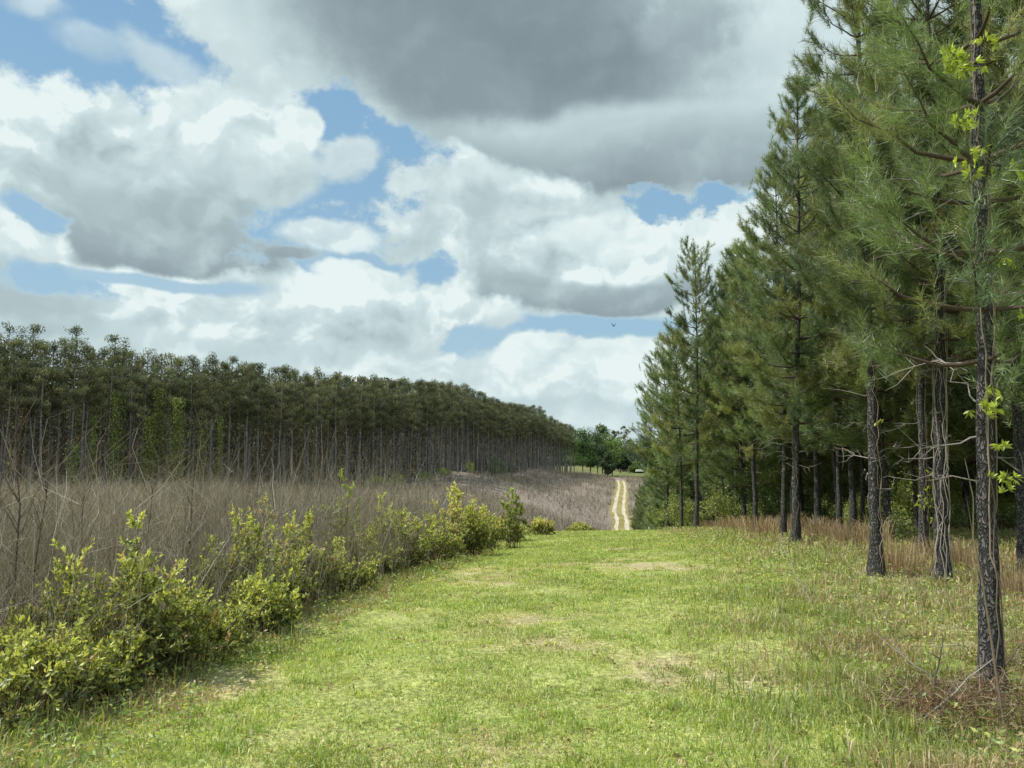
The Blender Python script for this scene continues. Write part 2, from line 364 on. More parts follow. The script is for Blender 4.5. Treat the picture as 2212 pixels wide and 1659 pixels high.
# ------------------------------------------------------------------ terrain
def cp(px, d, z): return ((px - 1106) / F0 * d, d, z)
CTRL = [(0, -60, .5), (-30, -30, .3), (30, -30, .3), (0, -10, 0), (0, 0, 0), (-6, 0, -.05), (6, 0, .05), (0, 5, 0), (4, 5.5, 0), (-3, 5, -.02), (1.5, 11, 0), (6, 11, .03), (-3, 10, -.1), (10, 12, .1), (20, 15, .3),
        cp(1330, 15, -.13), cp(1338, 19, -.3), cp(1338, 25, -.56), cp(1338, 30, -.86), cp(1340, 40, -2.2), cp(1340, 60, -5.2), cp(1340, 90, -8.4), cp(1338, 115, -9.6), cp(1338, 130, -9.25), cp(1337, 170, -6.9), cp(1338, 222, -5.2), cp(1338, 272, -3.75), cp(1338, 310, -3.1), cp(1338, 350, -2.4), cp(1350, 400, -1.0), cp(1300, 450, .5),
        cp(0, 8, -.15), cp(0, 20, -.5), cp(400, 20, -.55), cp(800, 20, -.7), cp(300, 50, -1.5), cp(0, 50, -1.3), cp(650, 50, -1.8), cp(950, 45, -2.3), cp(1100, 32, -1.1), cp(1150, 45, -3.0),
        cp(0, 89, -1.4), cp(300, 97, -1.5), cp(550, 107, -1.9), cp(850, 125, -2.4), cp(900, 90, -3.6), cp(700, 80, -2.2), cp(1021, 160, 0.0), cp(1170, 222, .3), cp(1237, 279, -1.2),
        cp(1100, 100, -5.2), cp(1100, 140, -2.6), cp(1250, 110, -8.1), cp(1250, 150, -6.0), cp(1250, 200, -3.4), cp(1270, 270, -2.1), cp(1000, 120, -2.6),
        cp(1900, 30, -.9), cp(1750, 45, -2.4), cp(1600, 60, -5), cp(1550, 90, -8), cp(1500, 130, -9.2), cp(1900, 70, -3.5), cp(2300, 40, -.8), cp(1450, 170, -7.5), cp(1420, 272, -3.9), cp(1450, 350, -2.6), cp(2000, 120, -7),
        cp(0, 150, -1), cp(600, 200, .5), cp(-600, 60, -1), cp(1000, 300, 1.5), cp(1180, 400, .5), cp(2600, 200, -3),
        (0, 700, 2), (-500, 500, 4), (500, 500, 2), (-900, 1500, 8), (900, 1500, 8), (0, 1500, 8), (-700, -400, 2), (700, -400, 2), (-600, 0, 0), (600, 0, 0)]
_C = np.array(CTRL, float)
def _k(a, b):
    r2 = (a[:, None, 0] - b[None, :, 0]) ** 2 + (a[:, None, 1] - b[None, :, 1]) ** 2
    return -np.sqrt(r2 + 36.0)
_K = _k(_C, _C) + 0.05 * np.eye(len(_C)); _mean = _C[:, 2].mean()
_w = np.linalg.solve(_K, _C[:, 2] - _mean)
def ground(x, y):
    x = np.atleast_1d(np.asarray(x, float)); y = np.atleast_1d(np.asarray(y, float)); sh = x.shape
    x = x.ravel(); y = y.ravel(); out = np.empty(len(x))
    for i in range(0, len(x), 20000):
        out[i:i + 20000] = _k(np.stack([x[i:i + 20000], y[i:i + 20000]], 1), _C) @ _w + _mean
    return out.reshape(sh)
def gz(x, y): return float(ground(x, y)[0])
def XL(Y): return -2.35 + .122 * (np.asarray(Y, float) - 5.7)      # left edge of the mown ride
def XR(Y): return 3.75 + .118 * (np.asarray(Y, float) - 5.7)       # right edge, where the pines stand
def hit(px, py, dmin=3.0, dmax=400.0):   # where the sight line through a photo pixel meets the ground
    d = ray(px, py); t = np.geomspace(dmin, dmax, 4000); X = d[0] / d[1] * t; Z = CAM_Z + d[2] / d[1] * t
    g = ground(X, t); k = np.argmax(Z <= g)
    if Z[k] > g[k]: k = len(t) - 1
    return X[k], t[k], g[k]

# forest edge on the left (x, y) polyline, near to far
EDGE = [(-115, 62), (-80, 78), cp(0, 89, 0)[:2], cp(300, 97, 0)[:2], cp(550, 107, 0)[:2], cp(737, 117, 0)[:2], cp(860, 128, 0)[:2], cp(940, 143, 0)[:2], cp(1021, 165, 0)[:2], cp(1100, 195, 0)[:2], cp(1170, 228, 0)[:2], cp(1205, 255, 0)[:2], cp(1240, 285, 0)[:2]]
EDGE = np.array(EDGE)
def edge_side(x, y):                     # signed distance-like: > 0 inside the left forest
    best = np.full(np.shape(x), 1e9); sgn = np.zeros(np.shape(x))
    for a, b in zip(EDGE[:-1], EDGE[1:]):
        ab = b - a; L = ab @ ab
        t = np.clip(((x - a[0]) * ab[0] + (y - a[1]) * ab[1]) / L, 0, 1)
        dx = x - (a[0] + t * ab[0]); dy = y - (a[1] + t * ab[1]); d = np.hypot(dx, dy)
        s = np.sign(ab[0] * dy - ab[1] * dx); m = d < best
        best = np.where(m, d, best); sgn = np.where(m, s, sgn)
    return best * sgn
def track_x(Y): return np.interp(Y, [95, 115, 130, 140, 152, 170, 200, 235, 272], [p for p in ((1340 - 1106) / F0 * 95, (1341 - 1106) / F0 * 115, (1340 - 1106) / F0 * 130, (1341 - 1106) / F0 * 140, (1334 - 1106) / F0 * 152, (1336 - 1106) / F0 * 170, (1341 - 1106) / F0 * 200, (1341.5 - 1106) / F0 * 235, (1337.5 - 1106) / F0 * 272)])

def lin(c): return np.array(c, float)
SOIL_RIDE = lin((.31, .34, .12)); THATCH = lin((.42, .35, .22)); SCRUBSOIL = lin((.25, .21, .18)); STRAW = lin((.14, .105, .065)); MEADOW = lin((.12, .155, .06)); FARG = lin((.08, .10, .045))
def ground_color(x, y):
    n = fbm(x, y, 1.3, 3); n2 = fbm(x, y, .35, 9); n3 = fbm(x, y, 14, 5)
    ride = np.clip((x - (XL(y) - .9)) / 1.2, 0, 1) * np.clip((XR(y) + 1.6 - x) / 2.2, 0, 1) * np.clip((75 - y) / 25, 0, 1)
    c_r = SOIL_RIDE + (THATCH - SOIL_RIDE) * np.clip((n - .56) * 4, 0, .8)[:, None]
    c_s = SCRUBSOIL * (0.75 + .5 * n3)[:, None]
    c = c_s.copy()
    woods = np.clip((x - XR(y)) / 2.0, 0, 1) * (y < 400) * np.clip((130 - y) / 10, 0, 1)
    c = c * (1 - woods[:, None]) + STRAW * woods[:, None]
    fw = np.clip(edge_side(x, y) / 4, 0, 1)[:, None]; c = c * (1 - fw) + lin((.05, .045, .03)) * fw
    c = c * (1 - ride[:, None]) + c_r * ride[:, None]
    md = np.clip((y - 300) / 12, 0, 1)[:, None]; c = c * (1 - md) + (MEADOW + (lin((.19, .18, .09)) - MEADOW) * np.clip(n3 * 2.4 - .7, 0, 1)[:, None]) * md
    fr = np.clip((y - 450) / 100, 0, 1)[:, None]; c = c * (1 - fr) + FARG * fr
    bh = np.clip((-1 - y) / 8, 0, 1)[:, None]; c = c * (1 - bh) + SOIL_RIDE * bh
    return np.clip(c * (.7 + .6 * n2)[:, None], 0, 1)
def axis(lo, hi, fine, n0, growth):
    a = [0.0]; st = fine
    while a[-1] < hi: a.append(a[-1] + st); st = fine if a[-1] < n0 else st * growth
    b = [0.0]; st = fine
    while b[-1] > lo: b.append(b[-1] - st); st = fine if b[-1] > -n0 / 2 else st * growth
    return np.array(b[:0:-1] + a)
xs = axis(-1500, 1500, .22, 9, 1.045); ys = axis(-400, 3000, .22, 14, 1.022)
gx, gy = np.meshgrid(xs, ys, indexing='ij'); fx, fy = gx.ravel(), gy.ravel()
gzv = ground(fx, fy) + (fbm(fx, fy, .8, 21) - .5) * .07 * (np.hypot(fx, fy) < 60)
b = Buf(); nx, ny = len(xs), len(ys); i, j = np.meshgrid(np.arange(nx - 1), np.arange(ny - 1), indexing='ij'); i = i.ravel(); j = j.ravel()
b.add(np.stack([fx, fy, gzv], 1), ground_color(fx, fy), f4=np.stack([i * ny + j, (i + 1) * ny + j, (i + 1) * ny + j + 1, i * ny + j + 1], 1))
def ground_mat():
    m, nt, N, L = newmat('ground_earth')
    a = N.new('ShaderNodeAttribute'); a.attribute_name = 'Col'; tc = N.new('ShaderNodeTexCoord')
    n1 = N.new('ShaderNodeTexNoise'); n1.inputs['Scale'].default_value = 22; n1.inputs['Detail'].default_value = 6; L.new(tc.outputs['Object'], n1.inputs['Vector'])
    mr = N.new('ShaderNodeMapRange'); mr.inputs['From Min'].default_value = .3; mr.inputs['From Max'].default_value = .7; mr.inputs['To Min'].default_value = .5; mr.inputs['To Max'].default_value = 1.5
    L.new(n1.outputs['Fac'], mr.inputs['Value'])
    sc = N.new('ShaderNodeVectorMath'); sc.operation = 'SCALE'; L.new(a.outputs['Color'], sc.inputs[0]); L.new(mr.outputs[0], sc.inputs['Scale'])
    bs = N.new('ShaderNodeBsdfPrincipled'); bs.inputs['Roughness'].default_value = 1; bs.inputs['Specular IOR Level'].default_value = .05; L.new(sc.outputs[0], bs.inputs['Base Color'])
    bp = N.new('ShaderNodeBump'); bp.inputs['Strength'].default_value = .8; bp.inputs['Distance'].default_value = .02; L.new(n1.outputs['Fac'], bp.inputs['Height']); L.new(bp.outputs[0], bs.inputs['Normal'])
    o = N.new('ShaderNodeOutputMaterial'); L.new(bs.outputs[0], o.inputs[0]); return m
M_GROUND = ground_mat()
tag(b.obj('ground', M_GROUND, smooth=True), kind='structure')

# sand track up the far slope: grassy verge sheet, then the two wheel ruts
def strip(name, off, w0, wn, y0, y1, step, dz, color, cvar, seed, ragged=.5):
    Y = np.arange(y0, y1, step); cx = track_x(Y); b = Buf()
    na = (vnoise(Y, Y * 0, 2.2, seed) - .5) * 2; nb = (vnoise(Y, Y * 0, 1.7, seed + 5) - .5) * 2
    l = cx + off - w0 / 2 * (1 + ragged * na); r = cx + off + w0 / 2 * (1 + ragged * nb)
    cols = 5; V = []; C = []
    for q in range(cols):
        X = l + (r - l) * q / (cols - 1); V.append(np.stack([X, Y, ground(X, Y) + dz], 1))
        C.append(np.asarray(color) * (1 + cvar * (vnoise(X * 3, Y, 1.5, seed + 9 + q) - .5))[:, None])
    k = len(Y); i, q = np.meshgrid(np.arange(k - 1), np.arange(cols - 1), indexing='ij'); i = i.ravel(); q = q.ravel()
    b.add(np.concatenate(V), np.clip(np.concatenate(C), 0, 1), f4=np.stack([q * k + i, (q + 1) * k + i, (q + 1) * k + i + 1, q * k + i + 1], 1))
    return b
tag(strip('v', 0, 3.6, 0, 98, 274, 1.0, .05, (.27, .24, .10), .5, 3, .15).obj('track_verge', M_GROUND), kind='structure')
tr = strip('l', -.85, .72, 0, 98, 273.5, .5, .09, (.50, .44, .345), .5, 11, .5)
t2 = strip('r', .85, .66, 0, 98, 273.5, .5, .09, (.50, .44, .345), .5, 31, .5)
tr.v += t2.v; tr.c += t2.c; tr.f4 += [f + tr.n for f in t2.f4]; tr.m4 += t2.m4; tr.n += t2.n
tag(tr.obj('sand_track', plain_mat('pale_sand', 1.0)), kind='structure')
# ------------------------------------------------------------------ grass
def blades(buf, x, y, h, w, lean, color):
    n = len(x); z = ground(x, y); base = np.stack([x, y, z - .01], 1)
    a = rng.uniform(0, 2 * np.pi, n); side = np.stack([np.cos(a), np.sin(a), 0 * a], 1)
    a2 = rng.uniform(0, 2 * np.pi, n); ld = np.stack([np.cos(a2), np.sin(a2), 0 * a2], 1)
    up = np.array([0, 0, 1.0]); h = h[:, None]; w = np.asarray(w).reshape(-1, 1) * np.ones((n, 1)); lean = lean[:, None]
    mid = base + up * h * .6 * np.sqrt(np.clip(1 - lean ** 2 * .3, .1, 1)) + ld * h * lean * .3
    tip = base + up * h * np.clip(1.05 - lean * .55, .1, 1.1) + ld * h * lean * .95
    v = np.stack([base - side * w / 2, base + side * w / 2, mid - side * w * .42, mid + side * w * .42, tip], 1).reshape(-1, 3)
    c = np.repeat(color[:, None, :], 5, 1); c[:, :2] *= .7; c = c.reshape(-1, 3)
    i = (np.arange(n) * 5)[:, None]
    buf.add(v, c, f3=i + np.array([[2, 3, 4]]), f4=i + np.array([[0, 1, 3, 2]]))
def leafblades(buf, P, D, L, W, color):
    """pointed leaves: 4-point diamonds folded a little along the midrib"""
    n = len(P); s = perp(D); nrm = np.cross(D, s); L = L[:, None]; W = W[:, None]
    mid = P + D * L * .45
    v = np.stack([P, mid + s * W / 2 + nrm * W * .12, P + D * L, mid - s * W / 2 + nrm * W * .12], 1).reshape(-1, 3)
    i = (np.arange(n) * 4)[:, None]; buf.add(v, np.repeat(color, 4, 0), f3=np.concatenate([i + [[0, 1, 2]], i + [[0, 2, 3]]]))
GREEN = lin((.37, .50, .10)); YEL = lin((.54, .60, .15)); BLUEG = lin((.32, .46, .15)); STRAWC = lin((.66, .57, .34)); BRN = lin((.48, .37, .22))
def pick(*pairs):
    return pairs
def grass(n, y0, y1, xl, xr, h0, w0, mode='ride', hm=None, power=1.0):
    u = rng.uniform(size=n); Y = (y0 ** (1 - power) + u * (y1 ** (1 - power) - y0 ** (1 - power))) ** (1 / (1 - power)) if power != 1 else y0 * (y1 / y0) ** u
    lo = xl(Y); hi = xr(Y); X = lo + rng.uniform(size=n) * (hi - lo)
    return X, Y
gb = Buf()
def ride_grass(n, y0, y1, h0, w0):
    X, Y = grass(n, y0, y1, lambda Y: np.maximum(XL(Y) - .7, -.80 * Y), lambda Y: np.minimum(XR(Y) + .6, .80 * Y), h0, w0)
    nb = fbm(X, Y, 1.3, 3); n2 = vnoise(X, Y, .22, 40); n3 = fbm(X, Y, 3.0, 60); r = rng.uniform(size=n)
    dry = np.clip((nb - .58) * 5, 0, 1)
    keep = rng.uniform(size=n) > dry * .45; X, Y, n2, n3, r, dry = (q[keep] for q in (X, Y, n2, n3, r, dry))
    c = np.where((r < .42)[:, None], GREEN, np.where((r < .74)[:, None], YEL, BLUEG))
    c = c * (1 - .5 * n3[:, None]) + lin((.42, .50, .11)) * .5 * n3[:, None]
    st = rng.uniform(size=len(X)) < (.15 + .5 * dry); c = np.where(st[:, None], STRAWC, c) * rng.uniform(.65, 1.25, (len(X), 1)) * (.72 + .5 * fbm(X, Y, .9, 77))[:, None]
    h = h0 * rng.uniform(.45, 1.2, len(X)) * (.65 + .75 * n2) * (1 - .45 * dry)
    blades(gb, X, Y, h, w0 * rng.uniform(.7, 1.3, len(X)) * (1 + Y / 14), np.clip(rng.normal(.75, .35, len(X)), 0, 1.6), c)
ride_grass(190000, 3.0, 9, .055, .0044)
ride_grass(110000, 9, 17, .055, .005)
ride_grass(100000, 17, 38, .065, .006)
# coarse tufts in the mown grass
nt_ = 900; cx = rng.uniform(size=nt_); cy = 3.2 * (34 / 3.2) ** rng.uniform(size=nt_); cx = XL(cy) + cx * (XR(cy) - XL(cy))
for k in range(nt_):
    m = 26; x = cx[k] + rng.normal(0, .05, m); y = cy[k] + rng.normal(0, .05, m)
    blades(gb, x, y, rng.uniform(.05, .11, m), .005 * (1 + cy[k] / 14), rng.uniform(.4, 1.2, m), (GREEN * .8 if k % 3 else YEL) * rng.uniform(.7, 1.2, (m, 1)))
tag(gb.obj('mown_grass', M_GRASS), 'short bright green grass with straw patches covering the mown ride', 'grass', kind='stuff')
# rough verge under the edge pines and along the shrubs
vb = Buf()
def rough(n, y0, y1, lo, hi, h0, w0, greenf):
    X, Y = grass(n, y0, y1, lo, hi, h0, w0)
    cl = vnoise(X, Y, .32, 70); big = fbm(X, Y, 1.8, 80); r = rng.uniform(size=n)
    keep = cl > .3 + .25 * (r - .5); X, Y, cl, big, r = (q[keep] for q in (X, Y, cl, big, r))
    g = np.where((r < .5)[:, None], lin((.30, .38, .10)), np.where((r < .75)[:, None], lin((.33, .38, .18)), YEL * .85))
    br = rng.uniform(size=len(X)) < np.clip((big - greenf) * 3.5 + .3, .12, .9)
    c = np.where(br[:, None], np.where((r < .4)[:, None], STRAWC * .8, BRN), g) * rng.uniform(.6, 1.2, (len(X), 1))
    blades(vb, X, Y, h0 * rng.uniform(.3, 1.25, len(X)) * (.4 + cl), w0 * (1 + Y / 14) * rng.uniform(.7, 1.4, len(X)), np.clip(rng.normal(.6, .35, len(X)), 0, 1.4), c)
rough(75000, 3.2, 12, lambda Y: XR(Y) - 1.0 - 1.6 * rng.uniform(size=np.shape(Y)) ** 2, lambda Y: np.minimum(XR(Y) + 7, .85 * Y), .15, .0055, .46)
rough(36000, 12, 38, lambda Y: XR(Y) - 1.6 * rng.uniform(size=np.shape(Y)) ** 2, lambda Y: XR(Y) + 7, .19, .007, .46)
rough(16000, 3.2, 24, lambda Y: XL(Y) - 1.3, lambda Y: XL(Y) + .3, .16, .006, .6)
def weeds(n, y0, y1, lo, hi, sz, zmax, cols):
    X, Y = grass(n // 6, y0, y1, lo, hi, 0, 0); X = np.repeat(X, 6) + rng.normal(0, .03, len(X) * 6); Y = np.repeat(Y, 6) + rng.normal(0, .03, len(Y) * 6)
    Z = ground(X, Y) + rng.uniform(.01, zmax, len(X)); D = norm(rng.normal(size=(len(X), 3)) * [1, 1, .4] + [0, 0, .2]); i = np.repeat(rng.integers(0, len(cols), len(X) // 6), 6)
    leafblades(vb, np.stack([X, Y, Z], 1), D, sz * rng.uniform(.6, 1.4, len(X)) * (1 + Y / 30), sz * .5 * (1 + Y / 30) * np.ones(len(X)), np.array(cols)[i] * rng.uniform(.65, 1.2, (len(X), 1)))
WC = [lin((.36, .46, .12)), lin((.25, .36, .12)), lin((.52, .56, .16)), lin((.40, .30, .16))]
weeds(26000, 3.2, 30, lambda Y: XR(Y) - 1.2, lambda Y: XR(Y) + 6, .032, .16, WC)
weeds(9000, 3.0, 30, lambda Y: XL(Y) - 1.0, lambda Y: XL(Y) + .5, .032, .12, WC)
weeds(9000, 3.0, 22, lambda Y: XL(Y), lambda Y: XR(Y), .020, .035, WC[:3])
weeds(2500, 3.0, 16, lambda Y: XL(Y), lambda Y: XR(Y) + 2, .030, .012, [lin((.38, .27, .16)), lin((.28, .2, .12))])
tag(vb.obj('rough_verge_grass', M_GRASS), 'rough mixed grass and weeds below the pines and along the shrubs', 'grass', kind='stuff')

# tall tan dry grass clumps, each one a thing
def dry_clump(x, y, h, r, n, tone, label):
    b = Buf(); X = np.clip(rng.normal(0, r * .5, n), -r, r); Y = np.clip(rng.normal(0, r * .5, n), -r, r)
    base = np.stack([X, Y, ground(x + X, y + Y) - gz(x, y)], 1); out = norm(np.stack([X, Y, 0 * X], 1)) * rng.uniform(.1, .6, (n, 1)) + rng.normal(0, .15, (n, 3)) * [1, 1, 0]
    hh = h * rng.uniform(.4, 1.1, (n, 1)); up = np.array([0, 0, 1.0])
    P = np.stack([base, base + up * hh * .5 + out * hh * .15, base + up * hh * .85 + out * hh * .4, base + up * hh * .95 + out * hh * .75], 1)
    c = (np.where(rng.uniform(size=(n, 1)) < .6, lin((.43, .31, .185)), lin((.52, .43, .28))) * tone) * rng.uniform(.6, 1.2, (n, 1))
    ribbons(b, P, c, .0035 * (1 + y / 10) * rng.uniform(.7, 1.3, n))
    o = b.obj('dry_grass_clump', M_DRY, loc=(x, y, gz(x, y))); tag(o, label, 'dry grass', 'tan dry grass clumps along the pine edge'); return o
DG = [(1935, 1235, .62, .32, 420, 1.0, 'glowing orange dry grass clump between the second and third large pine trunks'),
      (2190, 1290, .60, .35, 420, .9, 'brown dry grass clump right of the nearest pine trunk, at the photo edge'),
      (1780, 1165, .62, .38, 380, .9, 'tan dry grass clump just right of the paired slim pine trunks'),
      (1640, 1160, .68, .38, 420, 1.0, 'wide orange dry grass clump left of the paired slim pine trunks'),
      (1590, 1150, .65, .38, 380, 1.05, 'orange dry grass clump right beside the lone slim edge pine'),
      (1545, 1146, .60, .38, 300, 1.0, 'small tan dry grass clump at the far end of the grass verge'),
      (1830, 1180, .60, .4, 340, .85, 'dull brown dry grass clump left of the second large pine trunk'),
      (2085, 1225, .55, .35, 320, .8, 'thin grey brown dry grass clump between the vine wrapped pine and the nearest pine')]
for px, py, h, r, n, tn, lb in DG:
    X, Y, Z = hit(px, py); dry_clump(X, Y, h * .82, r, n, tn, lb)
for k in range(10):
    Y = 13 + k * 2.2 + rng.uniform(-.5, .5); X = XR(Y) + rng.uniform(.8, 3.0)
    dry_clump(X, Y, rng.uniform(.35, .65), .34, 240, rng.uniform(.8, 1.05), 'tan dry grass clump in the brown band of grass under the edge pines')

# ------------------------------------------------------------------ dead grey brush over the cleared field
def brush(buf, X, Y, h, ntw, w, tone, fine=1.0, segs=4):
    """per plant: leaning stems that fork into twigs"""
    n = len(X); Z = ground(X, Y); base = np.stack([X, Y, Z], 1)
    S = np.repeat(np.arange(n), ntw); m = len(S)
    a = rng.uniform(0, 2 * np.pi, m); sp = np.abs(rng.normal(0, .30, m)); dr = norm(np.stack([np.cos(a) * sp, np.sin(a) * sp, np.ones(m)], 1))
    hh = h[S] * rng.uniform(.45, 1.1, m); start = base[S] + np.stack([rng.normal(0, .10, m), rng.normal(0, .10, m), 0 * a], 1)
    t0 = np.where(rng.uniform(size=m) < .25, 0, rng.uniform(.15, .9, m)); kink = rng.normal(0, .10, (m, 3)) * hh[:, None]
    p0 = start + dr * (hh * t0)[:, None]
    L = hh * np.where(t0 > 0, rng.uniform(.25, .55, m), 1.0); d2 = norm(dr + np.where((t0 > 0)[:, None], rng.normal(0, .6, (m, 3)), 0) * [1, 1, .7])
    t = np.linspace(0, 1, segs)[None, :, None]
    P = p0[:, None] + d2[:, None] * L[:, None, None] * t + kink[:, None] * np.sin(t * np.pi) * .5 + rng.normal(0, .035, (m, segs, 3)) * L[:, None, None] * (t > 0)
    ti = tone[S] * rng.uniform(.5, 1.5, (m, 1)); ti = np.where(rng.uniform(size=(m, 1)) < .16, lin((.58, .54, .49)), ti)
    ribbons(buf, P, np.clip(ti, 0, 1), w * rng.uniform(.5, 1.5, m) * np.where(t0 > 0, .7, 1.3))
PURP = lin((.19, .170, .143)); TAN = lin((.30, .255, .19))
def brush_tone(X, Y):
    n = np.clip(fbm(X, Y, 7, 33)[:, None] * 2 - .5, 0, 1); return (.7 + .6 * vnoise(X, Y, 2.3, 35))[:, None] * PURP * (1 - n) + (.7 + .6 * vnoise(X, Y, 2.3, 35))[:, None] * TAN * n
bb = Buf()
def region(n, y0, y1, lo, hi, h0, ntw, w, p=.55, segs=4):
    Y = y0 + (y1 - y0) * rng.uniform(size=n) ** (1 / (1 + p)); l = lo(Y); r = hi(Y); X = l + (r - l) * rng.uniform(size=n)
    ok = (edge_side(X, Y) < -1.5) & (np.abs(X - track_x(Y)) > 1.9); X, Y = X[ok], Y[ok]
    h = h0(X, Y) * rng.uniform(.6, 1.25, len(X)) * (.35 + .75 * fbm(X, Y, 5, 12) + .55 * vnoise(X, Y, 1.6, 14))
    brush(bb, X, Y, h, ntw, w, brush_tone(X, Y), segs=segs)
LEFT = lambda Y: np.maximum(-.78 * Y - 3, -140)
region(2600, 4.8, 20, LEFT, lambda Y: XL(Y) - 1.15, lambda X, Y: 1.78 - .02 * Y + 0 * X, 48, .0052, .4)
region(260, 5, 18, lambda Y: XL(Y) - 1.2, lambda Y: XL(Y) - .35, lambda X, Y: 1.25 + 0 * X, 30, .0048, .4)
region(6000, 20, 50, LEFT, lambda Y: XL(Y) - 1.2, lambda X, Y: 1.45 + 0 * X, 28, .011, .6, 3)
region(12000, 50, 125, LEFT, lambda Y: np.where(Y < 92, XL(Y) - .2, track_x(Y) - 1.9), lambda X, Y: 1.30 + 0 * X, 12, .03, .8, 3)
region(14000, 95, 300, lambda Y: np.maximum(-.12 * Y, -40), lambda Y: track_x(np.minimum(Y, 272)) + 2 + 18 * (Y > 125), lambda X, Y: 1.05 + 0 * X, 12, .045, .6, 3)
tag(bb.obj('dead_brush', M_DRY), 'grey brown leafless dead brush filling the cleared field and the far slope', 'dead brush', kind='stuff')

# tall bare saplings standing out of the brush
def bare_sapling(px, ytop, Y, lean, label, w=.011):
    top = at(px, ytop, Y); x, z0 = top[0] - lean, gz(top[0] - lean, Y); H = top[2] - z0
    r = empty('bare_sapling', (x, Y, z0)); tag(r, label, 'bare sapling', 'tall leafless saplings in the dead brush')
    k = 9; t = np.linspace(0, 1, k); P = np.stack([lean * t ** 1.4 + rng.normal(0, .012, k) * t, rng.normal(0, .03, k) * t, H * t], 1)
    b = Buf(); tube(b, P, w * (1 - .8 * t), 5, (.10, .075, .06)); b.obj('stem', M_TWIG, r)
    b = Buf(); nb_ = 26; tt = rng.uniform(.2, .97, nb_)
    for q in tt:
        p = np.array([np.interp(q, t, P[:, i]) for i in range(3)]); a = rng.uniform(0, 6.28); L = H * rng.uniform(.12, .32) * (1.15 - q * .7)
        d = norm(np.array([math.cos(a) * .6, math.sin(a) * .6, 1.0])); s = np.linspace(0, 1, 4)[:, None]
        Q_ = p + d * L * s + rng.normal(0, .03, (4, 3)) * s * L * 2
        tube(b, Q_, w * .35 * (1 - .7 * s[:, 0]), 3, (.13, .10, .085))
        for _ in range(2):
            d2 = norm(d + rng.normal(0, .45, 3)); s0 = Q_[rng.integers(1, 3)]; tube(b, s0 + d2 * L * .45 * s, w * .2 * (1 - .6 * s[:, 0]), 3, (.15, .12, .10))
    b.obj('twigs', M_TWIG, r)
for a in [(45, 880, 6.4, -.05, 'tall dark leafless sapling at the left edge of the photo'),
          (110, 960, 7.0, .1, 'leafless sapling rising above the main shrub clump'),
          (12, 950, 7.5, .12, 'leafless sapling leaning over the left photo border'),
          (420, 985, 8.5, .03, 'slender straight dark sapling left of the middle shrubs'),
          (205, 985, 8.2, .15, 'dark upright sapling behind the tallest sprout of the main shrub'),
          (345, 1010, 9.0, .2, 'thin grey sapling leaning right over the cleared field'),
          (560, 1035, 12, .1, 'small bare sapling behind the reddish shrub')]: bare_sapling(*a)

